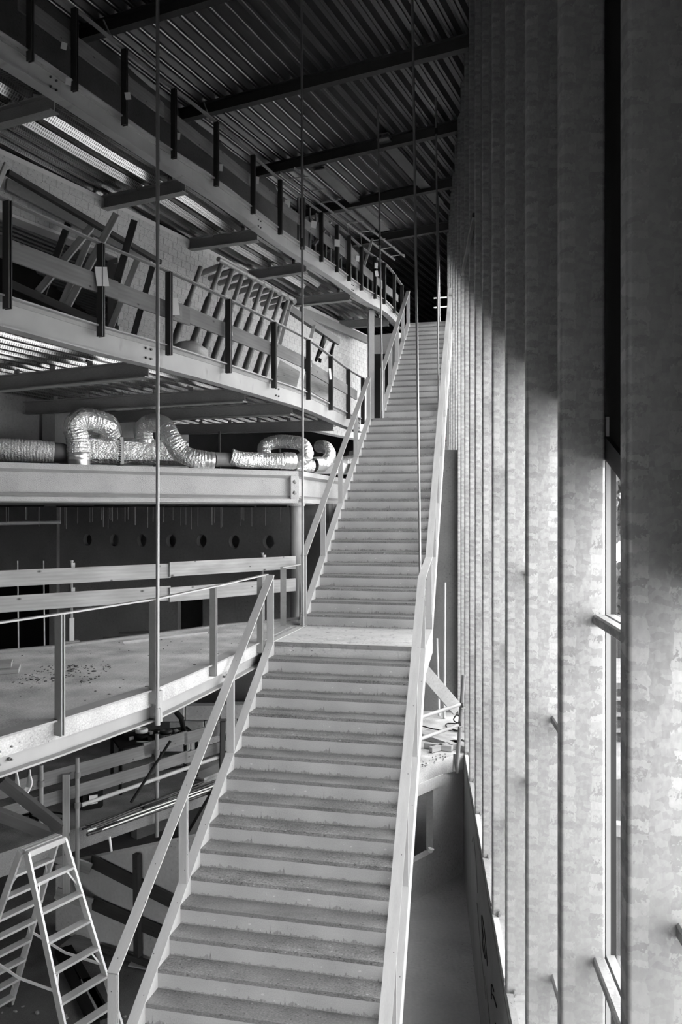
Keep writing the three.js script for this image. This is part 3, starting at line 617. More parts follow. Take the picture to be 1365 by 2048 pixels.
const G2 = (() => {
  const i = (x, z) => near(edge2, x, z), c = [i(-3.5, -6.4), i(-2.12, -9.3), i(-1.3, -11.3), i(-0.6, -13.0), i(0.05, -15.5)], n = edge2.length - 1;
  const slope = (v) => onEdge(edge2, v);
  return gallery({ y: Y2, edge: edge2, depth: 4.2, bays: [[0, c[0]], [c[0], c[1]], [c[1], c[2]], [c[2], c[3]], [c[3], c[4]], [c[4], n]], sheet: M.deckSheet, group: 'middle gallery', crossMat: M.sprayGrey, girderMat: M.girder,
    cross: [[c[0], 'sprayed cross beam under the middle gallery at the left frame edge'], [c[1], 'sprayed cross beam under the middle gallery near the first hanging rod'], [c[2], 'sprayed cross beam under the middle gallery between the two long hanging rods'], [c[3], 'sprayed cross beam under the middle gallery at the second hanging rod'], [c[4], 'sprayed cross beam under the middle gallery close to the stair']],
    girders: [[0, i(-3.1, -7.2), 'pale edge girder of the middle gallery at the left frame edge'], [i(-3.1, -7.2), c[1], 'long pale edge girder of the middle gallery left of the first hanging rod'], [c[1], i(-0.85, -12.4), 'pale edge girder of the middle gallery between the two long hanging rods'], [i(-0.85, -12.4), n, 'pale edge girder of the middle gallery meeting the stair']],
    railLabel: 'steel guard rail with dark posts along the middle gallery', railMat: M.railSteel, postMat: M.darkSteel,
    posts: [-0.419, -0.302, -0.2165, -0.1425, -0.0845, -0.0415, -0.0135, 0.0085, 0.0265].map(slope) });
})();
const G3 = (() => {
  const i = (x, z) => near(edge3, x, z), c = [i(-3.3, -9.3), i(-2.2, -11.7), i(-1.35, -13.8), i(-0.5, -15.7), i(0.35, -17.8), i(1.35, -20.2)], n = edge3.length - 1;
  const slope = (v) => onEdge(edge3, v);
  return gallery({ y: Y3, edge: edge3, depth: 3.4, bays: [[0, c[0]], [c[0], c[1]], [c[1], c[2]], [c[2], c[3]], [c[3], c[4]], [c[4], c[5]], [c[5], n]], sheet: M.deckSheet, group: 'top gallery', crossMat: M.sprayGrey, girderMat: M.girder,
    cross: c.map((k, m) => [k, `sprayed cross beam under the top gallery, ${ordinal[m]} from the left`]),
    girders: [[0, c[0], 'edge girder of the top gallery in the upper left corner'], [c[0], c[2], 'edge girder of the top gallery left of the second hanging rod'], [c[2], c[4], 'edge girder of the top gallery between the second and third hanging rods'], [c[4], n, 'pale edge girder of the top gallery meeting the head of the stair']],
    railLabel: 'steel guard rail with dark posts along the top gallery', railMat: M.greySteel, postMat: M.darkSteel,
    posts: [-0.39, -0.335, -0.272, -0.21, -0.157, -0.111, -0.077, -0.049, -0.0257, -0.0061, 0.0095, 0.025, 0.042, 0.0535, 0.066, 0.0755].map(slope) });
})();

// ---------------------------------------------------------------- lower floors, pit, enclosing walls and roof
const LF = -4.6, F0 = -2.8;
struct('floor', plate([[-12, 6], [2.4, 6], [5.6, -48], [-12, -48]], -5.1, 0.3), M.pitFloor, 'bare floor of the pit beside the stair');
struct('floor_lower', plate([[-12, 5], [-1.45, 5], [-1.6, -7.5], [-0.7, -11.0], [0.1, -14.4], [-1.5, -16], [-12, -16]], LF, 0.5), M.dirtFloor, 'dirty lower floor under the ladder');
// slab on the left under the deck, with its edge
const S0L = xz(-6.4, -8.35), S1L = xz(-2.2, -13.2), SDIR = S1L.clone().sub(S0L).normalize();
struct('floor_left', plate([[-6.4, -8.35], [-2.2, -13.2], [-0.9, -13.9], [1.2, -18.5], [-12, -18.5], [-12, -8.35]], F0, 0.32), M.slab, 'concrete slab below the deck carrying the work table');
// slab on the right between stair and facade, with its front wall, opening and back wall
{
  const A = xz(0.3, -12.9), B = xz(2.25, -15.05);
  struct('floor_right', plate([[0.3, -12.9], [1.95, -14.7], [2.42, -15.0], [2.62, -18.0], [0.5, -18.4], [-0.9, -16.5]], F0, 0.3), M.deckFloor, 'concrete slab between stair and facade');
  const d = B.clone().sub(A).normalize(), q = (s, y) => [s, y]; const L = A.distanceTo(B);
  const hole = new THREE.Path(); hole.moveTo(0.7, -4.42); hole.lineTo(0.7, -3.28); hole.lineTo(2.02, -3.28); hole.lineTo(2.02, -4.42);
  struct('wall_pit', upright([[-0.2, -5.1], [L + 0.2, -5.1], [L + 0.2, F0 - 0.02], [-0.2, F0 - 0.02]], A.clone().addScaledVector(d.clone().cross(V(0, 1, 0)), -0.15), d, 0.15, [hole]), M.concretePale, 'concrete end wall of the pit with a dark opening');
  struct('trim_4', upright([[0.6, -3.28], [2.3, -3.28], [2.3, F0 - 0.28], [0.6, F0 - 0.28]], A.clone(), d, 0.03), M.concretePale, 'pale board-marked beam face over the dark opening');
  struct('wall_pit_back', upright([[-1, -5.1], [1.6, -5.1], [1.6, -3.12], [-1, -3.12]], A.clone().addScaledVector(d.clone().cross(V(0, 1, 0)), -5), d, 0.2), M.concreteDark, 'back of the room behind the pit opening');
  struct('wall_back_right', upright([[0, F0], [3.4, F0], [3.4, 3.1], [0, 3.1]], xz(0.2, -18.5), xz(1, 0.12).normalize(), 0.2), M.wallGrey, 'grey block wall between stair and facade');
}
// outer shell
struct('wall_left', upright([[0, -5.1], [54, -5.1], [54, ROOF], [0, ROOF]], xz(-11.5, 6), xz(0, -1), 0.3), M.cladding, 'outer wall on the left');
const addedOpening = new THREE.Path(); addedOpening.moveTo(1.6, -3.2); addedOpening.lineTo(1.6, -1.0); addedOpening.lineTo(13.5, -1.0); addedOpening.lineTo(13.5, -3.2);  // unseen opening, added behind the camera to light the ladder and pit
struct('wall_rear', upright([[0, -5.1], [15, -5.1], [15, ROOF], [0, ROOF]], xz(2.6, 5.6), xz(-1, 0), 0.3, [addedOpening]), M.cladding, 'wall behind the camera with an opening added to light the lower left');
struct('wall_far', upright([[-13, -5.1], [8, -5.1], [8, ROOF], [-13, ROOF]], xz(0, -47.5), xz(1, 0), 0.3), M.concreteDark, 'far end of the deep unlit room beyond the stair');
// roof: ribbed sheet on sloping-grid beams
{
  const bd = xz(-0.906, -0.423).normalize(), rd = xz(0.423, -0.906).normalize();
  // ribs run along rd; profile along bd
  const prof = [], pitch = 0.3, y = ROOF, o = xz(3.4, -13.5);
  const g = new THREE.Group(); g.name = 'ceiling'; g.userData.kind = 'structure'; g.userData.label = 'ribbed steel roof deck'; g.position.set(0, ROOF, -12); scene.add(g);
  const P = (a, b, yy) => V(o.x + bd.x * a + rd.x * b, yy, o.z + bd.z * a + rd.z * b);
  // every sheet is four ribs wide and stops over the facade
  const nx = 0.9949, nz = 0.101, stop = (t) => Math.min(44, (1.3 - (o.x + bd.x * t) * nx - (o.z + bd.z * t) * nz) / (rd.x * nx + rd.z * nz));
  const rib = [[0, 0], [0.06, -0.11], [0.11, -0.11], [0.125, -0.095], [0.14, -0.11], [0.19, -0.11], [0.25, 0]];
  for (let t = -14; t < 34; t += pitch * 4) {
    const run = []; for (let k = 0; k < 4; k++) for (const [a, h] of rib) run.push([t + k * pitch + a, h]);
    const e = t + pitch * 4, at = (a, b, yy) => P(a, Math.min(b, stop(a)), yy), sec = (b) => [at(e, b, y), at(e, b, y + 0.14), at(t, b, y + 0.14), at(t, b, y + 0.01), ...run.map(([a, h]) => at(a, b, y + h))];
    if (stop(t) > -25.5) part(g, 'ribbed_sheet', loft([sec(-26), sec(44)]), M.roofSheet);
  }
  const beams = [[[-2.571, -17.036], [2.276, -14.773]], [[-1.381, -20.0], [2.631, -17.953]], [[-0.22, -22.724], [2.922, -21.014]], [[0.944, -25.38], [3.246, -24.212]], [[-3.8, -14.1], [1.95, -11.6]]];
  beams.forEach(([[x0, z0], [x1, z1]], i) => {
    const d = xz(x0 - x1, z0 - z1).normalize(), a = xz(x1, z1, 10.48).addScaledVector(d, -0.1), b = a.clone().addScaledVector(d, 9);
    const t = thing('roof_beam', i < 4 ? `dark steel roof beam, ${ordinal[i]} one going back above the stair` : 'dark steel roof beam crossing the top left corner, nearest the camera', 'beam', b.clone().setY(10.2), 'roof beams');
    part(t, 'beam', sweep(iSec(0.26, 0.16, 0.018, 0.012), [a, b]), M.roofSteel);
    for (let k = 0.8; k < 8; k += 1.3) part(t, 'spacer', rod(a.clone().addScaledVector(d, k).setY(10.46), a.clone().addScaledVector(d, k).setY(10.52), 0.04, 8), M.roofSteel);
  });
  // two grey primary beams along the gallery
  for (const [a, b, l] of [[[-0.55, -20.2], [1.35, -24.6], 'grey beam under the roof just left of the second last roof beam'], [[0.95, -18.5], [2.75, -22.4], 'grey beam under the roof near the third hanging rod']]) solo('purlin_beam', l, 'beam', sweep(iSec(0.12, 0.3, 0.03, 0.03), [xz(...a, 10.46), xz(...b, 10.46)]), M.greySteel);
}

// ---------------------------------------------------------------- hanging rods
const HUNG = 'steel rods hanging from the roof';
function hanger(x, z, y0, y1, dx, label, couple) {
  const t = thing('hanging_rod', label, 'rod', V(x, y0, z), HUNG), a = V(x, y0, z), b = V(x + dx, y1, z), at = (y) => a.clone().lerp(b, (y - y0) / (y1 - y0));
  part(t, 'bar', rod(a, b, 0.018, 12), M.rodSteel);
  part(t, 'fork_end', rod(a.clone().add(V(0, -0.02, 0)), at(y0 + 0.14), 0.026, 10), M.rodSteel);
  if (couple) part(t, 'coupler', rod(at(couple - 0.06), at(couple + 0.06), 0.03, 10), M.darkSteel);
}
hanger(-1.74, -7.585, -0.3, 10.4, 0, 'hanging rod bolted to the splice of the near deck girder, leftmost of the rods');
hanger(-0.565, -11.86, 0.01, 10.25, -0.02, 'hanging rod reaching the left back corner of the lower landing', 5.69);
hanger(1.12, -11.2, 0.01, 10.3, -0.14, 'hanging rod coming down behind the right handrail at the lower landing');
hanger(0.88, -16.93, 3.69, 10.3, -0.1, 'hanging rod at the left corner of the middle landing', 7.4);
hanger(2.03, -16.6, 3.69, 10.3, -0.06, 'hanging rod at the right corner of the middle landing', 9.6);
hanger(2.68, -21.7, 6.83, 10.3, -0.05, 'hanging rod at the right corner of the top landing');
// end of the gallery on the facade side, seen past the right handrail
{
  const t = thing('bridge_girder', 'short pale girder with two rail posts beyond the right handrail, touching the facade', 'girder', V(2.6, 3.4, -22.6));
  part(t, 'beam', sweep(iSec(0.28, 0.16, 0.018, 0.012), [V(1.9, Y2, -22.75), V(3.0, Y2, -22.55)]), M.girder);
  for (const x of [2.86, 3.0]) part(t, 'post', sweep(rect(0.07, 0.012), [V(x, Y2 - 0.12, -22.46), V(x, Y2 + 0.9, -22.46)], V(0, 0, 1)), M.railPale);
  part(t, 'top_rail', sweep(rect(0.06, 0.014), [V(2.3, Y2 + 0.9, -22.5), V(3.04, Y2 + 0.9, -22.44)]), M.girder);
  const r = thing('guard_rail', 'two short pale rail stubs beside the hanging rod at the top landing', 'railing', V(2.7, Y3, -22.6));
  for (const h of [0.86, 0.6]) part(r, 'rail_bar', rod(V(2.6, Y3 + h, -22.4), V(2.95, Y3 + h, -22.3), 0.02, 8), M.white);
}

// ---------------------------------------------------------------- back walls of the galleries
{
  // brick wall behind the middle gallery, every brick a piece; the smallest joined
  const foot = interp([[-7.2, -6.2], [-6.0, -8.4], [-3.5, -13.0], [-2.33, -15.4], [-1.1, -18.4], [0.75, -22.4], [1.1, -23.1]], 60);
  const W = new THREE.Group(); W.name = 'wall_gallery'; W.userData.kind = 'structure'; W.userData.label = 'brick wall behind the middle gallery'; W.position.copy(foot[0]); scene.add(W);
  const RA = near(foot, -5.3, -9.7), RB = near(foot, -3.55, -12.9), core = (from, to, low = Y2) => loft(foot.map((p, i) => { const d = (foot[i + 1] || p).clone().sub(foot[i - 1] || p).normalize(), l = leftOf(d); return [p.clone().addScaledVector(l, 0.2).setY(low), p.clone().addScaledVector(l, -0.043).setY(low), p.clone().addScaledVector(l, -0.043).setY(6.62), p.clone().addScaledVector(l, 0.2).setY(6.62)]; }).slice(from, to));
  part(W, 'core', core(0, RA + 1), M.mortar); part(W, 'core', core(RB, 99), M.mortar); part(W, 'core', core(RA, RB + 1, 5.76), M.mortar);   // an unlit opening at the left end
  const total = foot.reduce((s, p, i) => s + (i ? p.distanceTo(foot[i - 1]) : 0), 0), bricks = [], bl = 0.25, bh = 0.125;
  const doorS = [total - 3.35, total - 2.6];
  for (let c = 0; c < 23; c++) for (let s = (c % 2) * bl / 2 + 2; s + bl < total; s += bl) {
    const [p, d] = along(foot, s + bl / 2); if (p.z < foot[RA].z && p.z > foot[RB].z && c < 17) continue; p.y = Y2 + (c + 0.5) * bh; const px = p.x / -p.z * 1600 + 682, py = 1024 - (p.y - 1.7) / -p.z * 1600;
    bricks.push({ p, d, size: 1 / -p.z, px, show: px > 600 && px < 742 && py < 770 ? 2 : px > 330 && px < 470 && py < 620 ? 1 : 0 });
  }
  bricks.sort((a, b) => b.show - a.show || b.size - a.size);
  const shapes = [0, 1, 2].map((i) => sweep(rect(bl - 0.009, bh - 0.009, 0.003), [V(0, 0, 0.05 - i * 0.002), V(0, 0, -0.05)])), rest = [];
  const mats = [M.blockwork, M.blockworkB, mat(0.66, 0.95, { map: concreteMap })];
  bricks.forEach((b, i) => {
    const turn = Math.atan2(b.d.x, b.d.z) + Math.PI / 2, v = Math.floor(rnd() * 3);
    if (i < 290) { const m = shade(new THREE.Mesh(shapes[v], mats[Math.floor(rnd() * 3)])); m.name = 'brick'; m.position.copy(b.p).sub(foot[0]).addScaledVector(leftOf(b.d), 0.0); m.rotation.y = turn; W.add(m); }
    else { const q = shapes[v].clone(); q.rotateY(turn); q.translate(b.p.x, b.p.y, b.p.z); rest.push({ g: q, px: b.px }); }
  });
  for (const [list, m] of [[rest, M.blockworkB]]) part(W, 'brick_field', list.map((q) => q.g), m).userData.kind = 'stuff';
  // steel column and lintel beam standing before the wall near the stair, black doorway panel
  const col = thing('steel_column', 'pale steel column standing before the brick wall, left of the stair', 'column', V(0.737, 4.918, -19.500));
  part(col, 'shaft', sweep(iSec(0.14, 0.14, 0.02, 0.02).map(([a, b]) => [a, b + 0.07]), [V(0.73, Y2, -19.5), V(0.73, 6.6, -19.5)], V(0.2, 0, 1)), M.railPale);
  solo('lintel_beam', 'pale beam along the top of the brick wall, under the top gallery', 'beam', sweep(rect(0.1, 0.2, 0.01), [V(-0.959, 6.373, -18.600), V(0.705, 6.322, -21.500)]), M.blockGrey);
  solo('painted_dark_doorway', 'black panel painted as the darkness of a doorway beside the stair rail', 'door', sweep(rect(0.5, 1.7), [V(0.972, 4.906, -20.600), V(0.978, 4.921, -20.700)]), M.black);  // flat panel, the unlit depth of the doorway put into its black colour
  solo('wall_plaster', 'pale block wall strip right of the steel column', 'wall', sweep(rect(0.8, 2.66), [V(1.15, 5.02, -20.9), V(1.2, 5.02, -21.0)]), M.blockwork).userData.kind = 'structure';
  // dark wall behind the ducts, under the middle gallery
  const sec = (p, l) => [p.clone().addScaledVector(l, 0.2).setY(1.97), p.clone().setY(1.97), p.clone().setY(3.62), p.clone().addScaledVector(l, 0.2).setY(3.62)];
  const back = edge2.map((p, k) => p.clone().addScaledVector(leftOf(G2.dirs[k]), 4.15));
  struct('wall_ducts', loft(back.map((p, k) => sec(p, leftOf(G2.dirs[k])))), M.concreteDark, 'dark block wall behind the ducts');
  for (const [s, y, w, h, l] of [[3.1, 3.25, 0.9, 0.3, 'pale'], [4.1, 3.22, 0.85, 0.26, 'mid'], [5.0, 3.2, 0.7, 0.25, 'mid'], [5.7, 2.95, 0.35, 0.8, 'mid'], [7.6, 2.9, 0.3, 0.9, 'mid']]) { const [p, d] = along(back, s); struct('trim_5', sweep(rect(0.06, h, 0.005), [p.clone().setY(y).addScaledVector(leftOf(d), -0.03), p.clone().addScaledVector(d, w).setY(y).addScaledVector(leftOf(d), -0.03)]), l === 'pale' ? M.greySteel : M.wallGrey); }
  // dark wall behind the top gallery
  const e3 = edge3.map((p, k) => p.clone().addScaledVector(leftOf(G3.dirs[k]), 3.45)), l3 = e3[e3.length - 1], d3 = l3.clone().sub(e3[e3.length - 3]).normalize(); e3.push(l3.clone().addScaledVector(d3, 3));
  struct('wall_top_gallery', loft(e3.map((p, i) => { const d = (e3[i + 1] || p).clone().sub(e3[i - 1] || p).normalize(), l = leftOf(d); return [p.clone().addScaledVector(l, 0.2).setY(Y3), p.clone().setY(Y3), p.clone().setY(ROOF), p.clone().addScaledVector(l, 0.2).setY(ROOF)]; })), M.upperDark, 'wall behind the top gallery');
}

// ---------------------------------------------------------------- timber and props on the galleries
{
  // guard planks behind the rail posts of the middle gallery
  const P2 = (k, t, y) => edge2[k].clone().addScaledVector(leftOf(G2.dirs[k]), t).setY(Y2 + y), k2 = (px) => { const p = onEdge(edge2, (px - 682.5) / 1600); return near(edge2, p[0], p[1]); };
  for (const [a, b, y, l] of [[4, 262, 0.45, 'dark guard plank on the middle gallery rail at the left frame edge'], [258, 372, 0.44, 'guard plank on the middle gallery rail crossing the first hanging rod'], [350, 548, 0.47, 'guard plank on the middle gallery rail in front of the leaning props'], [552, 628, 0.5, 'guard plank on the middle gallery rail right of the leaning props'], [616, 716, 0.46, 'pale guard plank at the right end of the middle gallery rail']]) {
    solo('guard_plank', l, 'plank', plank(P2(k2(a), 0.05, y), P2(k2(b), 0.05, y), 0.03, 0.2), M.woodMid, 'guard planks on the middle gallery');
  }
  const P3 = (k, t, y) => edge3[k].clone().addScaledVector(leftOf(G3.dirs[k]), t).setY(Y3 + y), k3 = (px) => { const p = onEdge(edge3, (px - 682.5) / 1600); return near(edge3, p[0], p[1]); };
  for (const [a, b, y, l, m] of [[60, 330, 0.5, 'dark guard plank on the top gallery rail, farthest left', M.woodMid], [335, 560, 0.48, 'dark guard plank on the top gallery rail left of the second hanging rod', M.woodMid], [565, 690, 0.45, 'guard plank on the top gallery rail right of the second hanging rod', M.woodMid], [680, 800, 0.45, 'guard plank on the top gallery rail by the stair head', M.woodMid], [640, 730, 0.78, 'upper sloping guard plank on the top gallery rail', M.woodMid]])
    solo('guard_plank', l, 'plank', plank(P3(k3(a), 0.05, y), P3(k3(b), 0.05, y - (y > 0.7 ? 0.2 : 0)), 0.03, 0.2), m, 'guard planks on the top gallery');
  // paper tags on posts
  const tagOn = (p, d, w, h, label, tilt = 0) => { const g = sweep(rect(w, 0.004), [V(0, -h / 2, 0), V(0, h / 2, 0)], V(0, 0, 1)); g.rotateZ(tilt); g.rotateY(Math.atan2(d.x, d.z)); g.translate(p.x, p.y, p.z); solo('paper_tag', label, 'tag', g, M.paper, 'white paper tags on the gallery rails'); };
  const tags2 = [[204, 553, 'white paper tag on the rail post of the middle gallery nearest the left', 24, 38], [350, 613, 'white paper tag on the middle gallery post right of the first hanging rod', 16, 34], [459, 656, 'white paper tag on the middle gallery post at the leaning props', 11, 30], [620, 722, 'white paper tag on the middle gallery post right of the second hanging rod', 6, 24], [661, 748, 'white paper tag on the middle gallery post nearest the stair', 5, 22]];
  for (const [u, v, l, w, h] of tags2) { const k = k2(u), p = P2(k, -0.05, 0), z = -p.z, d = G2.dirs[k], q = Q(u, v, z); tagOn(q, V(-d.z * 0.35 + 0.2, 0, 1), w * z / 1600, h * z / 1600, l, 0.12); }
  const tags3 = [[128, 92, 'upper left'], [137, 163, 'far left, lower'], [256, 192, 'third from the left'], [355, 272, 'fourth from the left'], [440, 335, 'fifth from the left'], [513, 360, 'sixth from the left'], [575, 407, 'seventh from the left'], [628, 449, 'eighth from the left'], [675, 486, 'ninth from the left'], [716, 517, 'tenth from the left'], [753, 531, 'upper one nearest the stair head'], [754, 547, 'lower one nearest the stair head']];
  tags3.forEach(([u, v, l], i) => { const k = k3(u), p = P3(k, -0.05, 0), z = -p.z, q = Q(u, v, z); tagOn(q, V(0.3, 0, 1), 11 * z / 1600 * (i > 8 ? 0.6 : 1), 14 * z / 1600 * (i > 8 ? 0.8 : 1), `white paper tag on the top gallery rail, ${l}`, rr(-0.2, 0.2)); });
  // row of steel props leaning against the brick wall
  const propMesh = (a, b, i) => {
    const t = thing('leaning_prop', `steel prop leaning in the row on the middle gallery, ${ordinal[i]} from the left`, 'prop', a, 'steel props leaning on the middle gallery');
    part(t, 'outer_tube', rod(a, lerp(a, b, 0.62), 0.056, 12), M.propSteel); part(t, 'inner_tube', rod(lerp(a, b, 0.6), b, 0.042, 12), M.greySteel); part(t, 'foot', rod(a, lerp(a, b, 0.01), 0.08, 10), M.propSteel);
  };
  [[402, 535, 335, 720], [443, 530, 375, 715], [465, 541, 400, 722], [485, 552, 421, 735], [505, 564, 440, 742], [524, 573, 462, 748], [544, 583, 485, 752], [563, 592, 508, 757], [576, 602, 524, 765]].forEach(([u, v, u2, v2], i) => {
    const z = 12.6 + i * 0.36, a = V((u2 - 682.5) / 1600 * (z - 0.7), 0, -(z - 0.7)), b = Q(u, v, z); a.y = Math.max(Y2, 1.7 + (1024 - v2) / 1600 * (z - 0.7)); propMesh(a, b, i);
  });
  // shorter tubes stacked on a rack at the head of the props
  for (let i = 0; i < 9; i++) { const t = i / 8, c = V(-1.916, 5.823, -13.300).lerp(V(-0.902, 5.805, -15.600), t); solo('stacked_tube', `short tube end in the rack above the leaning props, ${ordinal[i]} from the left`, 'tube', rod(c, c.clone().add(V(-0.55, 0.05, -0.7)), 0.05, 10), M.railSteel, 'tubes racked above the leaning props'); }
  solo('rack_bar', 'long bar carrying the short tubes above the leaning props', 'bar', rod(V(-2.010, 5.843, -13.100), V(-0.908, 5.851, -15.700), 0.04, 10), M.railSteel);
  // boards leaning at the left of the middle gallery
  [[268, 445, 235, 560], [232, 430, 120, 640], [182, 455, 75, 585], [143, 430, 85, 590], [190, 452, 118, 622], [275, 520, 212, 680], [305, 535, 262, 690]].forEach(([u, v, u2, v2], i) => {
    const z = 10.6 + 0.35 * i, a = V((u2 - 682.5) / 1600 * (z - 0.5), 0, -(z - 0.5)), b = Q(u, v, z); a.y = Math.max(Y2, 1.7 + (1024 - v2) / 1600 * (z - 0.5));
    solo('leaning_timber', `square timber leaning on the middle gallery wall, ${['with pale end', 'long one in the dark recess', 'lower left one', 'leftmost short one', 'one behind the guard plank', 'one crossing the first hanging rod', 'one just right of the first hanging rod'][i]}`, 'timber', plank(a, b, 0.09, 0.09, V(0.3, 0, 1)), i % 3 ? M.wood : M.woodDark, 'timbers leaning on the middle gallery');
  });
  // long dark beam lying across them, tilted plank at the far left, dark opening behind
  solo('long_timber', 'long dark timber sloping across the wall of the middle gallery at upper left', 'timber', plank(V(-4.172, 5.944, -10.000), V(-2.764, 5.505, -12.200), 0.08, 0.07), M.woodDark);
  solo('long_timber', 'second dark timber sloping along the foot of the dark recess', 'timber', plank(V(-3.909, 4.368, -9.300), V(-3.140, 4.116, -10.200), 0.08, 0.1), M.woodDark);
  solo('wall_band', 'grey board band above the dark recess at upper left', 'board', plank(V(-4.442, 6.046, -10.600), V(-3.012, 5.669, -12.600), 0.05, 0.16), M.blockGrey);
  solo('leaning_board', 'pale sharp-edged board standing at the top left frame edge', 'board', plank(V(-3.615, 5.107, -8.400), V(-3.562, 5.387, -8.500), 0.02, 0.09, V(0, 0, 1)), M.wood);
    // plastic bag, upright plywood sheets, tilted steel beam and trestles at the right
  const bag = new THREE.SphereGeometry(0.2, 28, 18), bp = bag.attributes.position; for (let i = 0; i < bp.count; i++) { const x = bp.getX(i), y = bp.getY(i), z = bp.getZ(i), n = 1 + 0.25 * fbm(x * 6, y * 6, z * 6); bp.setXYZ(i, x * 1.35 * n, Math.max(-0.13, y * 0.8 * n), z * n); } bag.computeVertexNormals(); const bc = V(-2.037, 3.880, -10.600); bag.translate(bc.x, Y2 + 0.13, bc.z); solo('plastic_bag', 'crumpled pale plastic bag slumped on the middle gallery beside the first rod', 'bag', clean(bag), M.concretePale);
  const sheet = (a, b, c, l, m) => solo('plywood_sheet', l, 'board', loft([[a, b, c, a.clone().add(c).sub(b)].map((p) => p.clone()), [a, b, c, a.clone().add(c).sub(b)].map((p) => p.clone().add(V(0.01, 0.012, 0.022)))]), m, 'sheets leaning behind the middle gallery rail');
  sheet(V(-1.169, 3.817, -13.600), V(-1.103, 4.418, -14.400), V(-0.768, 4.298, -14.900), 'pale plywood sheet leaning behind the plank, left of the second hanging rod', M.wood); sheet(V(-0.698, 3.972, -14.600), V(-0.674, 4.464, -15.300), V(-0.147, 4.272, -16.200), 'pale plywood sheet leaning behind the plank right of the second hanging rod', M.wood);
  solo('tilted_channel', 'dark steel channel tilted down across the brick wall, over a trestle', 'channel', sweep([[-0.05, -0.07], [0.05, -0.07], [0.05, 0.07], [-0.05, 0.07]], [V(-1.116, 5.736, -15.600), V(-0.070, 5.355, -17.200)]), M.darkSteel);
  const trestle = (u, v, u2, v2, z, l) => solo('trestle_leg', l, 'leg', sweep(rect(0.07, 0.05), [Q(u, v, z), Q(u2, v2, z)], V(0, 0, 1)), M.railPale, 'slanting legs before the brick wall');
  trestle(580, 612, 560, 690, 15.7, 'pale slanting leg under the left end of the tilted channel'); trestle(629, 650, 622, 676, 16.4, 'short pale leg under the middle of the tilted channel'); trestle(652, 676, 635, 720, 16.8, 'pale slanting leg under the right end of the tilted channel');
  solo('hanging_sheet', 'pale sheet hanging from the right end of the tilted channel', 'sheet', loft([[V(-0.233, 5.238, -16.600), V(-0.079, 5.207, -16.800), V(-0.316, 4.833, -16.600), V(-0.456, 4.867, -16.400)], [V(-0.234, 5.242, -16.620), V(-0.079, 5.211, -16.820), V(-0.317, 4.837, -16.620), V(-0.457, 4.871, -16.420)]]), M.blockwork);
  solo('tripod_legs', 'dark folded tripod legs leaning below the tilted channel', 'tripod', [rod(V(-0.356, 5.330, -16.500), V(-0.514, 4.777, -16.300), 0.03, 8), rod(V(-0.356, 5.330, -16.500), V(-0.438, 4.783, -16.500), 0.03, 8), rod(V(-0.151, 5.228, -16.700), V(-0.233, 4.833, -16.600), 0.03, 8)], M.black);
  // top gallery: upright boards and braces standing at the wall, a cable tray and loose cable
  for (let i = 0; i < 15; i++) {
    const u = 598 + i * 10.5, v = 395 + i * 11.5, z = 17.2 + i * 0.36, h = rr(50, 66), p = V((u - 682.5) / 1600 * z, Y3, -z), q = V((u + rr(-2, 3) - 682.5) / 1600 * z, 1.7 + (1024 - v + 6) / 1600 * z, -z - 0.15);
    solo('upright_board', `upright board standing at the wall of the top gallery, ${ordinal[i]} from the left`, 'board', plank(p, q, 0.03, rr(0.07, 0.12), V(0.3, 0, 1)), i % 3 === 0 ? M.woodPale : M.concrete, 'boards standing on the top gallery');
  }
  for (const [u, v, u2, v2, z, l] of [[664, 440, 628, 490, 17.6, 'diagonal brace of the top gallery boards, left one'], [745, 478, 722, 555, 19.4, 'diagonal brace of the top gallery boards, right one'], [690, 500, 668, 528, 18.2, 'diagonal brace of the top gallery boards, middle one']]) solo('brace', l, 'brace', plank(Q(u, v, z), Q(u2, v2, z), 0.06, 0.1, V(0, 0, 1)), M.concrete);
  const tray = thing('cable_tray', 'ladder cable tray hanging under the dark roof above the top gallery', 'cable tray', V(-0.531, 10.000, -20.000));
  for (const o of [0, 26]) part(tray, 'side_rail', bar(V(-1.378, 9.339, -18.000).add(V(o * 0.012, o * 0.004, 0)), V(1.680, 9.575, -25.000).add(V(o * 0.012, o * 0.004, 0)), 0.03, 0.06), M.greySteel);
  for (let i = 0; i < 9; i++) { const a = lerp(V(-1.378, 9.339, -18.000), V(1.680, 9.575, -25.000), (i + 0.5) / 9); part(tray, 'rung', bar(a, a.clone().add(V(0.45, 0.1, -0.1)), 0.04, 0.02), M.railSteel); }
  { const t = (k) => lerp(V(-1.378, 9.339, -18.000), V(1.680, 9.575, -25.000), k); solo('loose_cable', 'thin loose cable loop hanging from the cable tray', 'cable', tube([t(0.5), t(0.52).add(V(0.05, -0.5, 0)), t(0.57).add(V(0.1, -0.9, 0)), t(0.62).add(V(0.05, -0.4, 0)), t(0.63)], 0.012, 6), M.railSteel); }
  // loose ladder and slats leaning in the dark upper left
  for (const [u, v, u2, v2, z, l] of [[207, 40, 227, 82, 10.5, 'thin pale lath standing out in the dark upper left corner'], [254, 145, 280, 200, 11.2, 'thin pale lath in the dark left of the first hanging rod'], [408, 205, 422, 243, 13, 'thin pale lath in the dark right of the first hanging rod'], [283, 99, 313, 126, 10.6, 'narrow pale rail strip high up in the dark, left of the first rod']]) solo('thin_lath', l, 'lath', rod(Q(u, v, z), Q(u2, v2, z), 0.012, 6), M.railPale);
}

// strut and end plate high on the facade near the head of the stair
solo('facade_brace', 'thin dark brace slanting across the far facade columns above the right handrail', 'brace', bar(Q(925, 548, 15.1), Q(950, 430, 12.0), 0.07, 0.07), M.darkSteel);
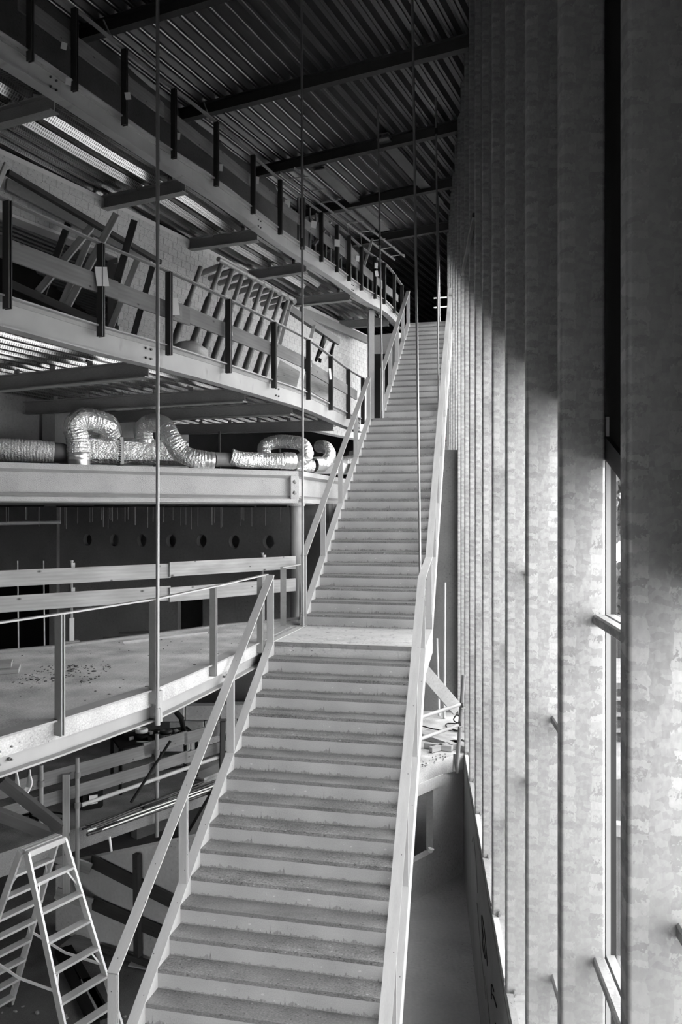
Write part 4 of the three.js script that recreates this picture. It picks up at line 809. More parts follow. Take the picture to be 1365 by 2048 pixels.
// added metal strips, tilted toward the glazing to imitate gleaming deck ribs
for (const [t, l] of [[0.6, 'nearer of the two added polished strips imitating gleaming ribs under the top gallery'], [0.95, 'farther of the two added polished strips imitating gleaming ribs under the top gallery']]) {
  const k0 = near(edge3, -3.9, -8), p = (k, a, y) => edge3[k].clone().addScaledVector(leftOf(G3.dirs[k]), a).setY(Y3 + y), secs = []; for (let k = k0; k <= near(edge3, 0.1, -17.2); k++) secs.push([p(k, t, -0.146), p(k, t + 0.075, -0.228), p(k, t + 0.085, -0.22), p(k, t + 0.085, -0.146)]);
  solo('added_gleam_strip', l, 'gleam', loft(secs, 0, 0), M.gleam);
}

// ---------------------------------------------------------------- foil-wrapped ducts lying on the sprayed beam
function flex(points, r, wrinkle = 0.06, n = 26) {
  const c = new THREE.CatmullRomCurve3(points, false, 'centripetal'), seg = Math.ceil(c.getLength() / 0.012), g = new THREE.TubeGeometry(c, seg, r, n, false), p = g.attributes.position, uv = g.attributes.uv, q = new THREE.Vector3(), L = c.getLength();
  const off = rnd() * 50;
  for (let i = 0; i <= seg; i++) {
    const o = c.getPointAt(i / seg);
    for (let j = 0; j <= n; j++) {
      const k = i * (n + 1) + j, a = (j % n) / n * 6.283, s = i / seg * L;
      const f = 1 + wrinkle * (0.4 * Math.sin(s * 150 + 4 * fbm(s * 4, Math.cos(a), off)) + 1.3 * fbm(s * 14 + off, Math.cos(a) * 1.2, Math.sin(a) * 1.2, 3)) + wrinkle * 0.5 * fbm(s * 26, Math.cos(a) * 5, Math.sin(a) * 5 + off, 2);
      q.fromBufferAttribute(p, k).sub(o).multiplyScalar(f).add(o); p.setXYZ(k, q.x, q.y, q.z); uv.setXY(k, s, a * r);
    }
  }
  g.computeVertexNormals(); return clean(g);
}
const ring = (a, b, r) => { const L = a.distanceTo(b), prof = [[r, 0], [r, L * 0.3], [r * 1.03, L * 0.34], [r * 1.03, L * 0.42], [r, L * 0.46], [r, L * 0.62], [r * 1.03, L * 0.66], [r * 1.03, L * 0.74], [r, L * 0.78], [r, L], [r * 0.9, L], [r * 0.9, 0], [r, 0]].map(([x, y]) => new THREE.Vector2(x, y)); const g = new THREE.LatheGeometry(prof, 32); g.applyQuaternion(new THREE.Quaternion().setFromUnitVectors(V(0, 1, 0), b.clone().sub(a).normalize())); g.translate(a.x, a.y, a.z); return clean(g); };
{
  const duct = (label, base, pieces, group = 'foil flexible ducts on the sprayed beam') => { const t = thing('flexible_duct', label, 'duct', base, group); for (const [n, g, m] of pieces) part(t, n, g, m); return t; };
  duct('dull torn flexible duct lying level at the left frame edge', V(-4.704, 2.436, -11.900), [['hose', flex([V(-5.430, 2.621, -11.700), V(-4.886, 2.615, -11.800), V(-4.555, 2.607, -11.900), V(-4.309, 2.592, -12.000)], 0.165, 0.05), M.foilDull], ['end_elbow', flex([V(-4.339, 2.592, -12.000), V(-4.236, 2.589, -12.050), V(-4.245, 2.588, -12.250), V(-4.332, 2.591, -12.500)], 0.15, 0.01), M.greySteel]]);
  duct('shiny foil duct arching up from a round collar and over to the right', V(-3.934, 2.442, -12.000), [['hose', flex([V(-3.934, 2.585, -12.000), V(-3.949, 2.780, -12.000), V(-3.994, 2.990, -12.000), V(-3.890, 3.101, -12.050), V(-3.725, 3.082, -12.150), V(-3.587, 3.032, -12.250), V(-3.569, 2.909, -12.400)], 0.17, 0.07), M.foil], ['collar', ring(V(-3.934, 2.405, -12.000), V(-3.934, 2.600, -12.000), 0.165), M.sheetMetal]]);
  duct('foil duct arching over the box duct and sweeping down to the right', V(-2.577, 2.428, -12.400), [['hose', flex([V(-3.123, 2.827, -12.700), V(-3.139, 3.018, -12.700), V(-2.973, 3.102, -12.600), V(-2.770, 3.044, -12.500), V(-2.616, 2.816, -12.400), V(-2.484, 2.622, -12.400), V(-2.306, 2.537, -12.400), V(-2.105, 2.509, -12.450)], 0.145, 0.06), M.foil], ['collar', ring(V(-2.136, 2.509, -12.450), V(-1.980, 2.505, -12.500), 0.13), M.sheetMetal], ['socket', ring(V(-3.123, 2.795, -12.700), V(-3.123, 2.906, -12.700), 0.12), M.sheetMetal]]);
  solo('straight_duct', 'dark straight duct between the sweeping duct and the level foil duct', 'duct', rod(V(-2.020, 2.533, -12.700), V(-1.729, 2.547, -12.900), 0.115, 24), M.greySteel);
  duct('level foil duct ending in a smooth collar beside the second hanging rod', V(-1.320, 2.423, -13.000), [['hose', flex([V(-1.764, 2.588, -12.800), V(-1.610, 2.543, -12.850), V(-1.320, 2.537, -13.000), V(-0.937, 2.535, -13.100)], 0.128, 0.05), M.foil], ['collar', ring(V(-0.954, 2.543, -13.100), V(-0.780, 2.542, -13.200), 0.137), M.sheetMetal]]);
  duct('foil duct looping up behind the level duct', V(-0.956, 2.542, -13.600), [['hose', flex([V(-1.306, 2.659, -13.700), V(-1.315, 2.830, -13.800), V(-1.143, 2.907, -13.800), V(-0.878, 2.899, -13.700), V(-0.650, 2.839, -13.600), V(-0.582, 2.669, -13.600), V(-0.701, 2.575, -13.600), V(-0.878, 2.548, -13.700)], 0.115, 0.07), M.foil]]);
  duct('small foil duct with a wide round collar, curling up left of the stair rail', V(-0.377, 2.401, -14.200), [['hose', flex([V(-0.448, 2.516, -14.200), V(-0.273, 2.594, -14.300), V(-0.203, 2.744, -14.400), V(-0.276, 2.869, -14.500), V(-0.409, 2.904, -14.700)], 0.11, 0.08), M.foil], ['collar', ring(V(-0.503, 2.522, -14.000), V(-0.344, 2.549, -14.300), 0.138), M.sheetMetal], ['tail', flex([V(-0.798, 2.511, -13.800), V(-0.503, 2.505, -14.000)], 0.11, 0.05), M.foil]]);
  duct('foil duct end seen between the stair rail and the stringer', V(0.073, 2.611, -15.500), [['hose', flex([V(-0.232, 2.752, -16.500), V(0.078, 2.758, -16.600), V(0.266, 2.785, -16.700)], 0.1, 0.08), M.foilDull]]);
  solo('duct_box', 'white duct box on the right span of the sprayed beam', 'duct', sweep(rect(0.5, 0.2, 0.01), [V(-0.323, 2.516, -15.000), V(0.179, 2.571, -16.400)]), M.white);
  // insulated box duct in two lengths with a drilled strap
  const box = (a, b, w, h) => { const c = []; const N = 40; for (let i = 0; i <= N; i++) { const p = a.clone().lerp(b, i / N), d = b.clone().sub(a).normalize(), s = d.clone().cross(V(0, 1, 0)); const pts = []; for (let k = 0; k < 28; k++) { const t = k / 28 * 4, e = Math.floor(t), f = t - e; const [x, y] = e === 0 ? [f - 0.5, -0.5] : e === 1 ? [0.5, f - 0.5] : e === 2 ? [0.5 - f, 0.5] : [-0.5, 0.5 - f]; const q = p.clone().addScaledVector(s, x * w).add(V(0, y * h, 0)); const bulge = 0.02 * fbm(q.x * 5, q.y * 5, q.z * 5, 3) - 0.05 * Math.pow(Math.abs(x) * 2, 8) * Math.pow(Math.abs(y) * 2, 8); const dir = V(0, y, 0).addScaledVector(s, x).normalize(); pts.push(q.addScaledVector(dir, bulge)); } c.push(pts); } return loft(c, 0, 0); };
  const t = thing('box_duct', 'bright foil-wrapped rectangular duct with a drilled steel strap on the sprayed beam', 'duct', V(-3.195, 2.411, -12.100));
  part(t, 'left_length', box(V(-3.957, 2.677, -12.500), V(-3.528, 2.668, -12.700), 0.45, 0.44), M.foil); part(t, 'right_length', box(V(-3.481, 2.660, -12.700), V(-2.542, 2.658, -13.100), 0.45, 0.4), M.foil);
  part(t, 'strap', sweep(rect(0.47, 0.46, 0.02), [V(-3.531, 2.659, -12.680), V(-3.481, 2.660, -12.700)]), M.sheetMetal);
  for (let i = 0; i < 10; i++) part(t, 'strap_hole', rod(V(-3.437, 2.800, -12.400).add(V(0.01, -i * 0.035, -0.03)), V(-3.437, 2.800, -12.400).add(V(0.01, -i * 0.035, 0.012)), 0.007, 6), M.black);
  for (let i = 0; i < 5; i++) solo('strut_post', `thin steel strut standing in the dark behind the ducts, ${ordinal[i]} from the left`, 'strut', bar(V(-5.34 + i * 1.05, 1.97, -12.9 - i * 0.5), V(-5.34 + i * 1.05, 3.15, -12.9 - i * 0.5), 0.04, 0.04, V(0, 0, 1)), M.darkSteel, 'struts behind the ducts');
}

// ---------------------------------------------------------------- lower left: guard planks, work table, tubes, pit wall, ladder
{
  const edgeAt = (s, y, out = 0) => S0L.clone().addScaledVector(SDIR, s).addScaledVector(leftOf(SDIR), -out).setY(y);
  const sOf = (px) => { let b = 0, d = 9; for (let s = 0; s < 8; s += 0.01) { const p = edgeAt(s, 0), q = Math.abs(p.x / -p.z - (px - 682.5) / 1600); if (q < d) { d = q; b = s; } } return b; };
  const gp = (a, b, y, l, h = 0.2) => solo('guard_plank', l, 'plank', plank(edgeAt(sOf(a), y, 0.03), edgeAt(sOf(b), y + 0.02, 0.03), 0.035, h), M.woodMid, 'guard planks along the lower slab');
  gp(-60, 300, -1.98, 'upper knotty guard plank of the lower slab, left part under the pale girder'); gp(285, 372, -1.93, 'upper guard plank of the lower slab in front of the work table'); gp(366, 470, -1.93, 'dark-stained upper guard plank of the lower slab, near the stair handrail');
  gp(-60, 305, -2.27, 'lower guard plank of the lower slab, left part', 0.18); gp(296, 372, -2.24, 'lower guard plank of the lower slab under the work table', 0.18); gp(366, 465, -2.24, 'lower guard plank of the lower slab behind the stair handrail', 0.18);
  const scaff = (u, y0, y1, l, out = 0.08) => { const s = sOf(u), t = thing('scaffold_tube', l, 'tube', edgeAt(s, y0, out), 'upright scaffold tubes of the lower slab'); part(t, 'tube', rod(edgeAt(s, y0, out), edgeAt(s, y1, out), 0.03, 12), M.railSteel); for (const y of [-2.0, -2.42]) part(t, 'coupler', rod(edgeAt(s, y - 0.04, out), edgeAt(s, y + 0.04, out), 0.042, 10), M.greySteel); };
  scaff(76, -2.9, -1.75, 'upright scaffold tube beside the rope coil'); scaff(144, -3.6, -1.75, 'tall upright scaffold tube left of the heater box', 0.14); scaff(306, -3.3, -1.72, 'upright scaffold tube in front of the work table', 0.1);
  solo('timber_post', 'square timber post left of the tall scaffold tube', 'post', plank(edgeAt(sOf(124), -3.6, 0.12), edgeAt(sOf(124), -1.95, 0.12), 0.1, 0.06, V(0.3, 0, 1)), M.wood);
  solo('rail_tube', 'long level scaffold tube in front of the lower slab, upper one', 'tube', rod(edgeAt(sOf(150), -2.43, 0.16), edgeAt(sOf(470), -2.33, 0.12), 0.03, 12), M.railPale); solo('rail_tube', 'thin level tube under the slab edge, lower one', 'tube', rod(edgeAt(sOf(146), -2.79, 0.1), edgeAt(sOf(460), -2.78, 0.1), 0.02, 10), M.railPale);
  for (const [u, v, u2, v2, z, l] of [[0, 1560, 88, 1685, 9.6, 'thick dark raking timber coming in at the left frame edge, upper one'], [-10, 1625, 60, 1700, 9.3, 'thick dark raking timber coming in at the left frame edge, lower one'], [370, 1690, 425, 1600, 12.2, 'dark raking timber under the lower slab behind the stair rail']]) solo('raking_timber', l, 'timber', plank(Q(u, v, z), V((u2 - 682.5) / 1600 * z, 1.7 + (1024 - v2) / 1600 * z, -z - 0.5), 0.12, 0.14, V(0.3, 0, 1)), M.woodDark, 'raking timbers');
  // work table with tools
  const T0 = V(-3.528, -2.023, -12.700), y = T0.y, TX = xz(0.66, -0.3).normalize(), TZ = xz(-0.45, -0.9).normalize(), tp = (a, b, yy) => T0.clone().addScaledVector(TX, a).addScaledVector(TZ, b).setY(yy);
  const table = thing('work_table', 'black steel work table covered with tools on the lower slab', 'table', tp(0.6, 0.3, F0));
  part(table, 'table_top', loft([[tp(0, 0, y - 0.04), tp(1.3, 0, y - 0.04), tp(1.3, 0, y), tp(0, 0, y)], [tp(0, 0.75, y - 0.04), tp(1.3, 0.75, y - 0.04), tp(1.3, 0.75, y), tp(0, 0.75, y)]]), M.black);
  for (const [a, b] of [[0.03, 0.03], [1.26, 0.03], [0.03, 0.72], [1.26, 0.72]]) part(table, 'leg', bar(tp(a, b, F0), tp(a, b, y - 0.04), 0.05, 0.05, V(0, 0, 1)), M.black);
  part(table, 'brace', bar(tp(0.03, 0.38, F0 + 0.2), tp(1.26, 0.38, F0 + 0.2), 0.03, 0.03), M.black);
  const on = (name, l, cat, g, m) => solo(name, l, cat, g, m, undefined);
  const roll = new THREE.LatheGeometry([[0.045, 0], [0.1, 0], [0.105, 0.03], [0.1, 0.06], [0.045, 0.06], [0.045, 0]].map(([a, b]) => new THREE.Vector2(a, b)), 24), tape = (a, b, yy, l, m) => { const p = tp(a, b, yy); on('tape_roll', l, 'tape', clean(roll.clone().translate(p.x, p.y, p.z)), m); };
  tape(0.42, 0.3, y + 0.1, 'white tape roll lying on the stack on the work table', M.paper); tape(0.42, 0.3, y, 'black tape roll under the white one on the work table', M.black); tape(0.78, 0.22, y, 'grey tape roll near the front of the work table', M.railPale); tape(0.80, 0.22, y + 0.06, 'dark tape roll on the grey one on the work table', M.darkSteel);
  const drill = thing('power_drill', 'black power drill standing at the right end of the work table', 'drill', tp(1.1, 0.3, y));
  part(drill, 'grip', sweep(rect(0.07, 0.09, 0.015), [tp(1.13, 0.3, y + 0.02), tp(1.08, 0.3, y + 0.26)], V(0, 0, 1)), M.black); part(drill, 'body', rod(tp(1.0, 0.34, y + 0.37), tp(1.1, 0.3, y + 0.24), 0.045, 12), M.black); part(drill, 'battery', sweep(rect(0.1, 0.14, 0.01), [tp(1.12, 0.3, y), tp(1.12, 0.3, y + 0.06)], V(0, 0, 1)), M.darkSteel); part(drill, 'chuck', rod(tp(1.0, 0.34, y + 0.37), tp(0.97, 0.355, y + 0.42), 0.025, 10), M.greySteel);
  for (const [a, b, a2, b2, r, m, l] of [[0.3, 0.1, 0.75, -0.12, 0.012, M.white, 'long white rod hanging over the front edge of the work table'], [0.95, 0.1, 1.35, -0.02, 0.016, M.white, 'short white tube at the right front of the work table'], [0.7, 0.55, 1.15, 0.42, 0.014, M.paper, 'pale tube at the back of the work table'], [0.55, 0.5, 0.95, 0.6, 0.02, M.darkSteel, 'dark pipe at the back of the work table'], [0.85, 0.4, 1.05, 0.5, 0.018, M.railPale, 'grey pipe piece in the middle of the work table']]) on('loose_rod', l, 'rod', rod(tp(a, b, y + r), tp(a2, b2, y + r), r, 8), m);
  for (let i = 0; i < 12; i++) { const a = 0.12 + i * 0.095, b = rr(0.12, 0.66), p = tp(a, b, y + 0.025), big = rr(0.05, 0.12); on('small_tool', `small tool in the clutter on the work table, ${ordinal[i]} from the left`, 'tool', sweep(rect(big, 0.05, 0.008), [p, p.clone().add(V(rr(0.04, 0.12), 0, rr(-0.08, 0.08)))]), i % 4 === 1 ? M.railPale : M.black); }
  solo('timber_post', 'dark upright post on the lower slab at the stair rail', 'post', plank(V(-1.968, -2.722, -13.200), V(-1.951, -1.757, -13.200), 0.08, 0.1, V(0.3, 0, 1)), M.woodDark);
  solo('slanting_bar', 'thin black bar leaning from the work table down across the guard planks', 'bar', rod(V(-2.497, -1.649, -11.700), V(-2.917, -2.331, -11.100), 0.02, 8), M.black); 
  // low wall of pale blocks and sheets beyond the table, and the floor edge strip
  for (let r = 0; r < 3; r++) for (let i = 0; i < 5; i++) { const p = V(-3.052, -2.205, -14.600).add(V(i * 0.62 + (r % 2) * 0.3 - r * 0.05, r * 0.27 - 0.3, -0.1 * i)); const m = part(blocks(), 'brick', sweep(rect(0.60, 0.255, 0.006), [p.clone().add(V(0, 0, 0.12)), p.clone().add(V(0, 0, -0.12))]), r % 2 ? M.concrete : M.blockworkB); }
  function blocks() { return blocks.o ??= Object.assign((() => { const g = new THREE.Group(); g.name = 'wall_blocks'; g.userData.kind = 'structure'; g.userData.label = 'low wall of large pale blocks beyond the work table'; g.position.copy(V(-3.052, -2.461, -14.600)); scene.add(g); return g; })()); }
  // heater box, rope coil, rebar bundles lying on the slab
  const box = thing('site_heater', 'dark box-shaped site heater with a white label on the lower slab', 'heater', V(-3.830, -2.800, -12.245)), hp = V(-3.830, -2.800, -12.245);
  part(box, 'body', block(hp.x, F0 + 0.16, hp.z, 0.3, 0.32, 0.3, 0.5, 0.03), M.black); part(box, 'label_plate', block(hp.x + 0.09, F0 + 0.16, hp.z + 0.17, 0.12, 0.13, 0.01, 0.5), M.paper); part(box, 'handle', tube([V(hp.x - 0.1, F0 + 0.3, hp.z), V(hp.x - 0.06, F0 + 0.38, hp.z), V(hp.x + 0.06, F0 + 0.38, hp.z), V(hp.x + 0.1, F0 + 0.3, hp.z)], 0.012, 6), M.black);
  const rope = thing('rope_coil', 'coil of pale rope hung over the guard plank at the left', 'rope', V(-3.941, -1.744, -10.000));
  for (let i = 0; i < 7; i++) { const dx = i * 2.4 - 8, h = 22 + (i * 7) % 14; part(rope, 'strand', tube([V(-4.176, -1.667, -10.400).add(V(dx * 0.006, 0, 0.03 * i)), V(-4.110, -1.783, -10.300).add(V(dx * 0.008, -h * 0.002, 0.03 * i)), V(-4.046, -1.866, -10.300).add(V(dx * 0.004, -h * 0.002, 0.03 * i)), V(-4.007, -1.784, -10.400).add(V(dx * 0.008, 0, 0.03 * i)), V(-4.046, -1.686, -10.500).add(V(dx * 0.005, 0, 0.03 * i))], 0.012, 7, 30), M.paper); }
  for (let i = 0; i < 3; i++) part(rope, 'tail', tube([V(-4.019, -1.813, -10.200).add(V(i * 0.02, 0, 0)), V(-4.058, -1.921, -10.200).add(V(i * 0.03, 0, 0.02)), V(-4.070, -2.036, -10.200).add(V(i * 0.025, 0, 0.03))], 0.013, 7, 20), M.paper);
  for (let i = 0; i < 10; i++) { const o = V((i % 5) * 0.055 - 0.1, 0.02 + Math.floor(i / 5) * 0.052, (i % 5) * 0.05 - 0.12), a = V(-3.510, -2.780, -11.130).add(o).add(V(rr(-0.15, 0.15), 0, 0)), b = V(-1.931, -2.780, -13.009).add(o).add(V(rr(-0.4, 0.05), 0, 0)); b.z += 0; solo('steel_bar', `${i > 7 ? 'pale' : 'dark'} long bar in the bundle lying on the lower slab, ${ordinal[i]} counted from its front`, 'bar', rod(a, b, i > 7 ? 0.01 : rr(0.012, 0.024), 7), i > 7 ? M.white : M.darkSteel, 'bars lying on the lower slab'); }
  for (const [u, v, u2, v2, l] of [[395, 1548, 460, 1530, 'thin sheet offcut on the lower slab near the stair, upper'], [385, 1562, 462, 1548, 'thin sheet offcut on the lower slab near the stair, lower']]) solo('sheet_offcut', l, 'sheet', plank(V((u - 682.5) / 1600 * 13.2, -2.76 + (v > 1550 ? 0 : 0.07), -13.2), V((u2 - 682.5) / 1600 * 13.9, -2.76 + (v > 1550 ? 0 : 0.07), -13.9), 0.3, 0.05), M.concrete);
  solo('timber_offcut', 'dark timber offcut lying on the lower slab behind the rail tube', 'timber', plank(V(-3.005, -2.760, -12.095), V(-2.706, -2.760, -12.389), 0.12, 0.08), M.woodDark);
  for (let i = 0; i < 4; i++) solo('cable_heap', `tangled dark cable on the lower slab left of the heater, ${ordinal[i]} loop`, 'cable', tube([0, 1, 2, 3, 4, 5, 6, 7].map((k) => V(-4.304, -2.760, -11.584).add(V(0.1 * i - 0.15, 0, 0)).add(V(0.22 * Math.cos(k * 1.3 + i), 0.03 + 0.02 * (k % 3), 0.16 * Math.sin(k * 1.3 + i * 2)))), 0.014, 6, 40), M.black, 'cables on the lower slab');

  // sloping pit wall with loose planks hooked on it
  const w0 = V(-4.3, 0, -12.05), w1 = V(-0.9, 0, -10.1), wd = w1.clone().sub(w0).normalize(), wl = w0.distanceTo(w1), topY = (s) => -3.62 + 0.36 * s, wn = wd.clone().cross(V(0, 1, 0));
  struct('wall_pit_left', upright([[0, LF], [wl, LF], [wl, topY(wl)], [0, topY(0)]], w0.clone().addScaledVector(wn, -0.18), wd, 0.18), M.concretePale, 'pale concrete pit wall with a sloping top on the left');
  const onWall = (u, v, o = 0.03) => { const d = V((u - 682.5) / 1600, (1024 - v) / 1600, -1), p0 = w0.clone().addScaledVector(wn, o), t = p0.clone().sub(V(0, 1.7, 0)).dot(wn) / d.dot(wn); return V(0, 1.7, 0).addScaledVector(d, t); };
  solo('loose_plank', 'dark plank hanging askew on the pale pit wall, upper one', 'plank', plank(onWall(184, 1722), onWall(352, 1806), 0.035, 0.2), M.woodDark, 'planks askew on the pale pit wall'); solo('loose_plank', 'dark plank hanging askew on the pale pit wall, lower one with a notch', 'plank', plank(onWall(186, 1806), onWall(330, 1868), 0.035, 0.2), M.woodDark, 'planks askew on the pale pit wall');
  solo('timber_post', 'dark upright timber against the pale pit wall', 'post', plank(onWall(274, 1708, 0.07), onWall(276, 1912, 0.07), 0.1, 0.08, wn), M.woodDark);
  solo('waler_plank', 'pale plank lying along the pit wall behind the ladder, upper', 'plank', plank(onWall(108, 1712, 0.4), onWall(182, 1738, 0.12), 0.04, 0.16), M.wood); solo('waler_plank', 'pale plank lying along the pit wall behind the ladder, lower', 'plank', plank(onWall(112, 1785, 0.4), onWall(184, 1808, 0.12), 0.04, 0.16), M.wood);
  solo('white_pipe', 'short pale pipe sticking up behind the pit wall', 'pipe', rod(V(-3.345, -3.389, -11.700), V(-3.389, -3.046, -11.700), 0.018, 8), M.white);
  solo('skirting_plank', 'dark plank lying at the foot of the pale pit wall', 'plank', plank(onWall(195, 1894, 0.1), onWall(330, 1938, 0.1), 0.06, 0.08), M.woodDark);
  // rubbish on the lower floor
  for (const [u, v, u2, v2, l] of [[118, 1900, 190, 2048, 'dark channel lying on the lower floor behind the ladder, left one'], [135, 1895, 212, 2030, 'dark channel lying on the lower floor behind the ladder, right one'], [170, 1960, 200, 2020, 'pale batten lying between the channels behind the ladder']]) { const z = (v) => 1600 * 6.25 / (v - 1024), a = V((u - 682.5) / 1600 * z(v), -4.56, -z(v)), b = V((u2 - 682.5) / 1600 * z(v2), -4.56, -z(v2)); solo('floor_channel', l, 'channel', plank(a, b, 0.12, 0.07), l.startsWith('pale') ? M.wood : M.black); }
  solo('board_scrap', 'pale board scrap on the lower floor behind the ladder', 'board', plank(V(-3.988, -4.550, -11.655), V(-3.582, -4.550, -11.521), 0.35, 0.03), M.wood); solo('board_scrap', 'broken pale scrap at the foot of the pit wall', 'board', plank(V(-2.917, -4.550, -11.099), V(-2.641, -4.570, -11.048), 0.18, 0.02), M.concrete);
  const bits = []; for (let i = 0; i < 140; i++) { const x = rr(-4.6, -1.9), z = rr(-10.2, -8), r = rr(0.008, 0.03), g = new THREE.DodecahedronGeometry(r, 0); g.scale(rr(0.8, 2), 0.6, rr(0.8, 2)); g.rotateY(rnd() * 6); g.translate(x, LF + r * 0.4, z); bits.push(clean(g)); }
  solo('rubble_bits', 'small rubble scattered over the lower floor around the ladder', 'rubble', bits, M.concrete).userData.kind = 'stuff';

  // double step ladder, aluminium
  const lad = thing('step_ladder', 'double-sided aluminium step ladder standing on the lower floor at bottom left', 'ladder', V(-3.5, LF, -9.35));
  const TL = V(-3.605, -2.17, -9.08), TR = V(-3.33, -2.17, -9.5), wv = TR.clone().sub(TL).normalize(), fv = V(0.835, 0, 0.55);
  const frame = (dir, name, off) => {
    const a = TL.clone().addScaledVector(fv, off), b = TR.clone().addScaledVector(fv, off), foot = (p, s) => p.clone().addScaledVector(fv, dir * 1.08).addScaledVector(wv, s * 0.11).setY(LF + 0.03), fa = foot(a, -1), fb = foot(b, 1), outw = fv.clone().multiplyScalar(dir);
    for (const [p, q, s] of [[a, fa, -1], [b, fb, 1]]) { // stile: channel open to the inside
      part(lad, name + '_stile', sweep([[-0.013, -0.045], [0.013, -0.045], [0.013, 0.045], [-0.013, 0.045]], [q, p], outw), M.alu); part(lad, 'rubber_foot', rod(q.clone().add(V(0, -0.03, 0)), q.clone().add(V(0, 0.06, 0)), 0.045, 8), M.rubber);
    }
    for (let i = 1; i <= 8; i++) { const t = i * 0.285 / (TL.y - LF - 0.03); if (t > 0.97) break; const p = lerp(a, fa, t), q = lerp(b, fb, t), s = part(lad, name === 'front' ? 'tread' : 'rear_tread', sweep([[-0.055, -0.028], [0.055, -0.028], [0.055, 0.0], [-0.055, 0.0]].map(([u, v]) => [u, v]), [p, q]), M.alu); if (i % 3 === 1) for (const [e, o] of [[p, 1], [q, -1]]) part(lad, 'strut', sweep(rect(0.018, 0.004), [e.clone().addScaledVector(wv, o * 0.09).add(V(0, -0.02, 0)), lerp(a, fa, t + 0.09).lerp(lerp(b, fb, t + 0.09), o > 0 ? 0.0 : 1)], outw), M.alu); }
    part(lad, name + '_head', sweep(rect(0.06, 0.07, 0.006), [a.clone().addScaledVector(fv, dir * 0.01), b.clone().addScaledVector(fv, dir * 0.01)]), M.alu);
  };
  frame(1, 'front', 0.06); frame(-1, 'rear', -0.06);
  part(lad, 'top_plate', sweep(rect(0.05, 0.02), [TL.clone().add(V(0, 0.03, 0)), TR.clone().add(V(0, 0.03, 0))]), M.alu);
  for (const [p, q] of [[TL, -1], [TR, 1]]) { const a = p.clone().addScaledVector(fv, 0.62).addScaledVector(wv, q * 0.06).setY(-3.5), b = p.clone().addScaledVector(fv, -0.62).addScaledVector(wv, q * 0.06).setY(-3.5); part(lad, 'spreader_strap', sweep(rect(0.012, 0.03), [a, lerp(a, b, 0.5).add(V(0, -0.06, 0)), b]), M.paper); }
}

